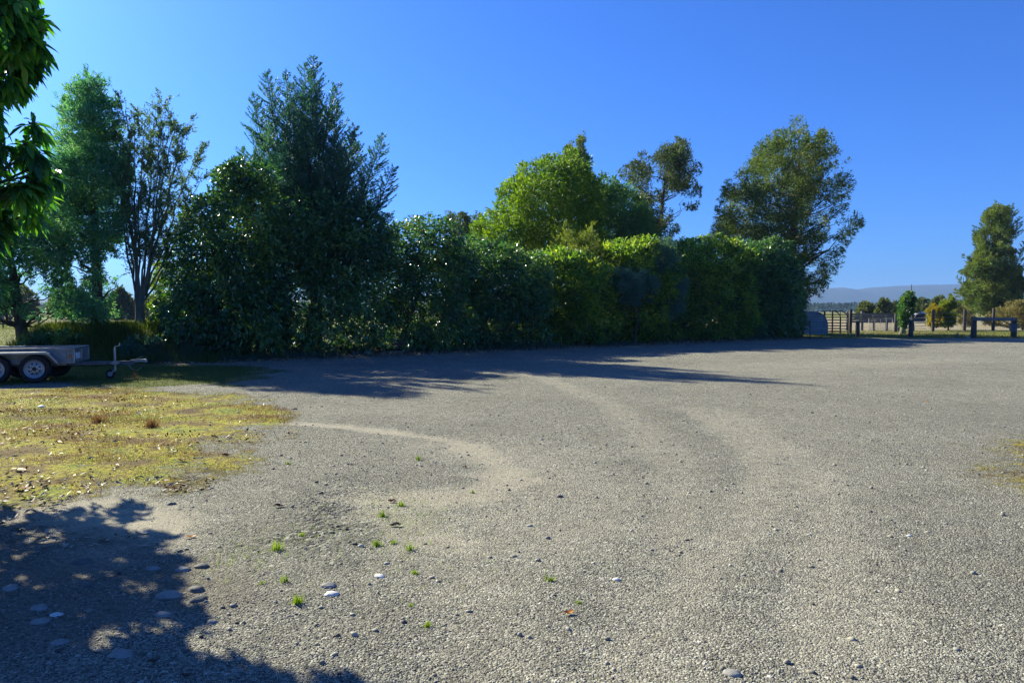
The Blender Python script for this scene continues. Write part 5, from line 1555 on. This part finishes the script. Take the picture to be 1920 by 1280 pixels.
# stock yard rails
Y = 56.0
b = gp(1600, Y)
sr = empty('stockyard_rails', b, 'timber stockyard rails running back from the tall dark corner post', 'stock rails')
for px, py in [(1588, 584), (1616, 583), (1638, 590), (1662, 590), (1684, 590)]:
    q = gp(px, Y); m = MB(); rough_post(m, q - b, zpx(py, Y) - q[2], .11, 9); m.build('post', M_RAIL, sr, True)
qa = gp(1586, Y) - b; qb = gp(1684, Y) - b
for py in (589.5, 594, 598.5, 603):
    z = zpx(py, Y) - b[2]; m = MB(); m.bar(qa + (0, -.14, z - qa[2]), qb + (0, -.14, z - qb[2]), .05, .15); m.build('rail', M_RAIL, sr, bevel=.008)
# mesh gate
Y = 52.5
b = gp(1629, Y)
mg = empty('mesh_gate', b, 'pale pipe gate with wire mesh before the dry field', 'gate')
q = gp(1673, Y) - b; zt = zpx(597, Y) - b[2]; zl = .18
m = MB(); m.tube([(0, 0, zl), (0, 0, zt), (q[0], 0, zt), (q[0], 0, zl), (0, 0, zl)], .025, 8); m.build('frame', M_WIRE, mg, True)
for k in range(1, 4): m = MB(); m.tube([(q[0] * k / 4, 0, zl), (q[0] * k / 4, 0, zt)], .014, 6); m.build('upright', M_WIRE, mg)
m = MB()
for k in range(1, 7): m.tube([(0, .01, zl + (zt - zl) * k / 7), (q[0], .01, zl + (zt - zl) * k / 7)], .005, 4)
for k in range(1, 16): m.tube([(q[0] * k / 16, .012, zl), (q[0] * k / 16, .012, zt)], .004, 4)
m.build('mesh', M_WIRE, mg)
# second pale gate, right of the leaning tree
b = gp(1706, 56.5)
g2 = empty('pipe_gate', b, 'low pale pipe gate in front of the shed', 'gate')
q = gp(1737, 56.5) - b; zt = zpx(596, 56.5) - b[2]
m = MB(); m.tube([(0, 0, .15), (0, 0, zt), (q[0], 0, zt), (q[0], 0, .15), (0, 0, .15)], .025, 8); m.build('frame', M_WIRE, g2, True)
for k in range(1, 4):
    m = MB(); m.tube([(0, 0, .15 + (zt - .15) * k / 4), (q[0], 0, .15 + (zt - .15) * k / 4)], .015, 6); m.build('bar', M_WIRE, g2)

# round-shouldered corrugated shelter at the hedge end
Y = 46.5
b = gp(1528, Y)
xl = (1500 - 1528) / FOC * Y; xr = (1552 - 1528) / FOC * Y; zt = zpx(583.5, Y) - b[2]
sh = empty('calf_shelter', b, 'blue-grey corrugated shelter with a rounded shoulder at the end of the hedge', 'shelter')
rs = min(1.0, zt * .62)
prof = [(xl, 0), (xl, zt)] + [(xr - rs + rs * math.sin(t) ** .9, zt - rs * (1 - math.cos(t))) for t in np.linspace(0, PI / 2, 9)] + [(xr, 0)]
m = MB(); n = len(prof)
# corrugated front wall: horizontal ribs
zz = np.linspace(0, zt, 40)
px_ = np.array(prof[2:-1])
def right_at(z): return xr if z <= zt - rs else xr - rs + math.sqrt(max(rs * rs - (z - (zt - rs)) ** 2, 0))
ribs = [(-.03 * (0.5 + .5 * math.sin(z * 2 * PI / .16)), z) for z in zz]
v = []; f = []
for d, z in ribs: v += [(xl, d, z), (right_at(z), d, z)]
for k in range(len(ribs) - 1): f.append((2 * k, 2 * k + 1, 2 * k + 3, 2 * k + 2))
m.add(v, f); m.build('front_wall', M_CORR, sh)
m = MB(); dpt = 1.6
v = [(x_, -.05, z_) for x_, z_ in prof] + [(x_, dpt, z_) for x_, z_ in prof] + [(x_ * .985 - .0, -.05, z_ * .985) for x_, z_ in prof] + [(x_ * .985, dpt, z_ * .985) for x_, z_ in prof]
f = []
for k in range(n - 1):
    f += [(k, k + 1, n + k + 1, n + k), (2 * n + k + 1, 2 * n + k, 3 * n + k, 3 * n + k + 1), (k, 2 * n + k, 2 * n + k + 1, k + 1), (n + k + 1, 3 * n + k + 1, 3 * n + k, n + k)]
m.add(v, f); m.build('roof', M_CORR, sh)
# hooped pipe race beside it
Y = 48.5
b = gp(1571, Y)
rc_ = empty('cattle_race', b, 'dark pipe-railed cattle race with a rounded top beside the corrugated shelter', 'cattle race')
xa = (1545 - 1571) / FOC * Y; xb = (1590 - 1571) / FOC * Y; zt = zpx(583, Y) - b[2]
for yy in (0, 1.1):
    r_ = .55
    P = [(xa, yy, 0), (xa, yy, zt)] + [(xb - r_ + r_ * math.sin(t), yy, zt - r_ + r_ * math.cos(t)) for t in np.linspace(0, PI / 2, 8)] + [(xb, yy, 0)]
    m = MB(); m.tube(P, .035, 8); m.build('hoop', M_DARK, rc_, True)
    for k in range(7):
        z = .15 + k * (zt - .2) / 7; m = MB(); m.tube([(xa, yy, z), (xb - (.12 if k == 6 else 0), yy, z)], .028, 8); m.build('rail', M_DARK, rc_, True)
    for k in (1, 2):
        m = MB(); xx = xa + (xb - xa) * k / 3; m.tube([(xx, yy, 0), (xx, yy, zt)], .028, 8); m.build('upright', M_DARK, rc_, True)
# hay shed far behind
Y = 105.0
b = gp(1722, Y)
hb = empty('hay_shed', b, 'far pale-roofed shed with a dark arch panel standing in for its shaded opening', 'shed')
xa = (1700 - 1722) / FOC * Y; xb = (1742 - 1722) / FOC * Y; zt = zpx(583, Y); ze = zpx(590, Y)
m = MB(); m.add([(xa - .3, -.4, ze), (xb + .3, -.4, ze), (xb + .3, 3, zt), (xa - .3, 3, zt), (xa - .3, -.4, ze - .08), (xb + .3, -.4, ze - .08), (xb + .3, 3, zt - .08), (xa - .3, 3, zt - .08)],
              [(0, 1, 2, 3), (7, 6, 5, 4), (0, 4, 5, 1), (1, 5, 6, 2), (2, 6, 7, 3), (3, 7, 4, 0)]); m.build('roof', M_ROOF, hb)
m = MB(); m.box((xa, 0, 0), (xb, 2.9, ze - .1)); m.build('wall', M_ROOF, hb)
m = MB(); rr = (xb - xa) * .30
m.tube([(-.1 + rr * math.cos(t), -.9, max(0, ze * .30) + rr * .85 * math.sin(t)) for t in np.linspace(0, PI, 14)], .10, 6)
pts = [(-.1 + rr * math.cos(t), -.86, max(0, ze * .30) + rr * .85 * math.sin(t)) for t in np.linspace(0, PI, 14)]
pts = [(rr - .1, -.86, 0)] + pts + [(-rr - .1, -.86, 0)]
m.add(pts + [(p_[0], -.2, p_[2]) for p_ in pts], [tuple(range(len(pts)))] + [(k, k + 1, len(pts) + k + 1, len(pts) + k) for k in range(len(pts) - 1)]); m.build('dark_arch_panel', M_DARK, hb)  # solid dark panel; its colour stands in for the shade inside the arch

# far wire fence across the left field
b = gp(290, 62.0)
lf = empty('field_fence', b, 'far thin post fence across the field behind the left trees', 'fence')
for px in range(-60, 340, 33):
    q = gp(px, 62.0); m = MB(); m.box((-.05, -.05, -.05), (.05, .05, 1.15)); o = m.build('post', M_RAIL, lf); o.location = tuple(q - b)
m = MB()
for h in (.4, .7, 1.0): m.tube([gp(px, 61.93) - b + (0, 0, h) for px in (-60, 140, 340)], .006, 4)
m.build('wire', M_WIRE, lf)


# ------------------------------------------------------------------ hills and far woods
def hills():
    xs = np.linspace(-4200, 4600, 420); ts = np.linspace(0, 1, 30)
    ctl = [(-4500, 30), (-2200, 60), (-800, 70), (600, 100), (1300, 112), (1480, 108), (1560, 116), (1660, 122), (1730, 107), (1840, 121), (2000, 133), (2200, 137), (2420, 145), (2600, 150), (3200, 150), (4700, 130)]
    hx = np.interp(xs, [c[0] for c in ctl], [c[1] for c in ctl])
    V = []
    for t in ts:
        y = 3050 + 900 * t
        prof = math.sin(min(t * 1.25, 1) * PI / 2) ** 1.2 if t < .8 else 1 - (t - .8) * 1.5
        n = fbm(xs / 260, np.full_like(xs, y / 260), 5) - .5
        c = fbm(xs / 28, np.full_like(xs, y / 28), 8) - .5
        V.append(np.stack([xs, np.full_like(xs, y), hx * prof * (1 + .35 * n * (1 - prof * .75)) + 5 * c * (t > 0.02) - 2 * (t < 0.02)], 1))
    V = np.concatenate(V); a, bb = len(ts), len(xs)
    i = (np.arange(a - 1)[:, None] * bb + np.arange(bb - 1)[None]).ravel()
    return mk('hills', V, [np.stack([i, i + 1, i + bb + 1, i + bb], 1)], rough_mat('forested_hill', (0.012, 0.024, 0.016), (0.03, 0.048, 0.028), .03, .95, .0), None, True)


tag(hills(), 'long forested hill range fading blue', None, None, 'structure')
rng = np.random.default_rng(77)
n = 60000
x = rng.uniform(-900, 1000, n); y = rng.uniform(820, 960, n)
h = 7 + 6 * fbm(x / 30, y / 40, 3) * vn(x / 90, y / 200, 6) + 1
z = rng.random(n) ** .6 * h
P = np.stack([x, y, z], 1)
L = rng.uniform(1.5, 3.5, n)
V, Q = leaf_quads(P, unit(rng.normal(0, 1, (n, 3)) + (0, 0, .5)), L, L * .6, rng)
tag(mk('far_woods', V, [Q], foliage('far_wood_leaf', [(0.020, 0.035, 0.018), (0.040, 0.055, 0.028)], .2, .8, .1), None, False, {'tone': np.repeat(vn(x / 15, y / 15, 2), 4)}), 'far band of woods at the foot of the hills', None, None, 'stuff')

# ------------------------------------------------------------------ air
def haze():
    m, nt, out = newmat('valley_haze')
    v = N(nt, 'ShaderNodeVolumePrincipled')
    v.inputs['Color'].default_value = (0.30, 0.50, 0.95, 1)
    v.inputs['Density'].default_value = 0.00013
    v.inputs['Anisotropy'].default_value = 0.0
    nt.links.new(v.outputs[0], out.inputs['Volume'])
    mb = MB(); mb.box((-9000, -120, -3), (9000, 5600, 165))
    o = mb.build('haze', m)
    o.display_type = 'WIRE'
    return tag(o, 'thin blue valley haze', None, None, 'stuff')


haze()

# ------------------------------------------------------------------ light
AZ = R(49)       # sun stands this far left of the view direction
EL = R(31)
sdir = np.array([-math.sin(AZ) * math.cos(EL), math.cos(AZ) * math.cos(EL), math.sin(EL)])
sl = bpy.data.lights.new('sun', 'SUN'); sl.energy = 4.4; sl.angle = R(0.53); sl.color = (0.98, 0.93, 0.73)
so = bpy.data.objects.new('sun', sl); C.objects.link(so)
from mathutils import Vector
so.rotation_euler = Vector(tuple(-sdir)).to_track_quat('-Z', 'Y').to_euler()
so.location = tuple(sdir * 60)

wd = bpy.data.worlds.new('World'); scene.world = wd; wd.use_nodes = True
nt = wd.node_tree; nt.nodes.clear()
sky = nt.nodes.new('ShaderNodeTexSky'); sky.sky_type = 'NISHITA'; sky.sun_disc = False
sky.sun_elevation = EL; sky.sun_rotation = -AZ
sky.altitude = 0; sky.air_density = 1.0; sky.dust_density = 0.95; sky.ozone_density = 8.0
tint = nt.nodes.new('ShaderNodeMix'); tint.data_type = 'RGBA'; tint.blend_type = 'MULTIPLY'
tint.inputs[0].default_value = 1.0; tint.inputs[7].default_value = (0.385, 0.755, 1.36, 1)
bg = nt.nodes.new('ShaderNodeBackground'); bg.inputs['Strength'].default_value = 0.05
wo = nt.nodes.new('ShaderNodeOutputWorld')
nt.links.new(sky.outputs[0], tint.inputs[6]); nt.links.new(tint.outputs[2], bg.inputs[0]); nt.links.new(bg.outputs[0], wo.inputs[0])

vs = scene.view_settings
scene.display_settings.display_device = 'sRGB'
vs.view_transform = 'Standard'; vs.look = 'None'; vs.exposure = 1.5; vs.gamma = 1.0; vs.use_curve_mapping = False
scene.render.engine = 'CYCLES'
cy = scene.cycles
cy.max_bounces = 8; cy.diffuse_bounces = 5; cy.glossy_bounces = 2; cy.transmission_bounces = 4; cy.volume_bounces = 1; cy.transparent_max_bounces = 6
cy.use_denoising = True
try:
    cy.denoiser = 'OPENIMAGEDENOISE'; cy.denoising_input_passes = 'RGB_ALBEDO_NORMAL'; cy.denoising_prefilter = 'NONE'
except Exception: pass
cy.sample_clamp_indirect = 6
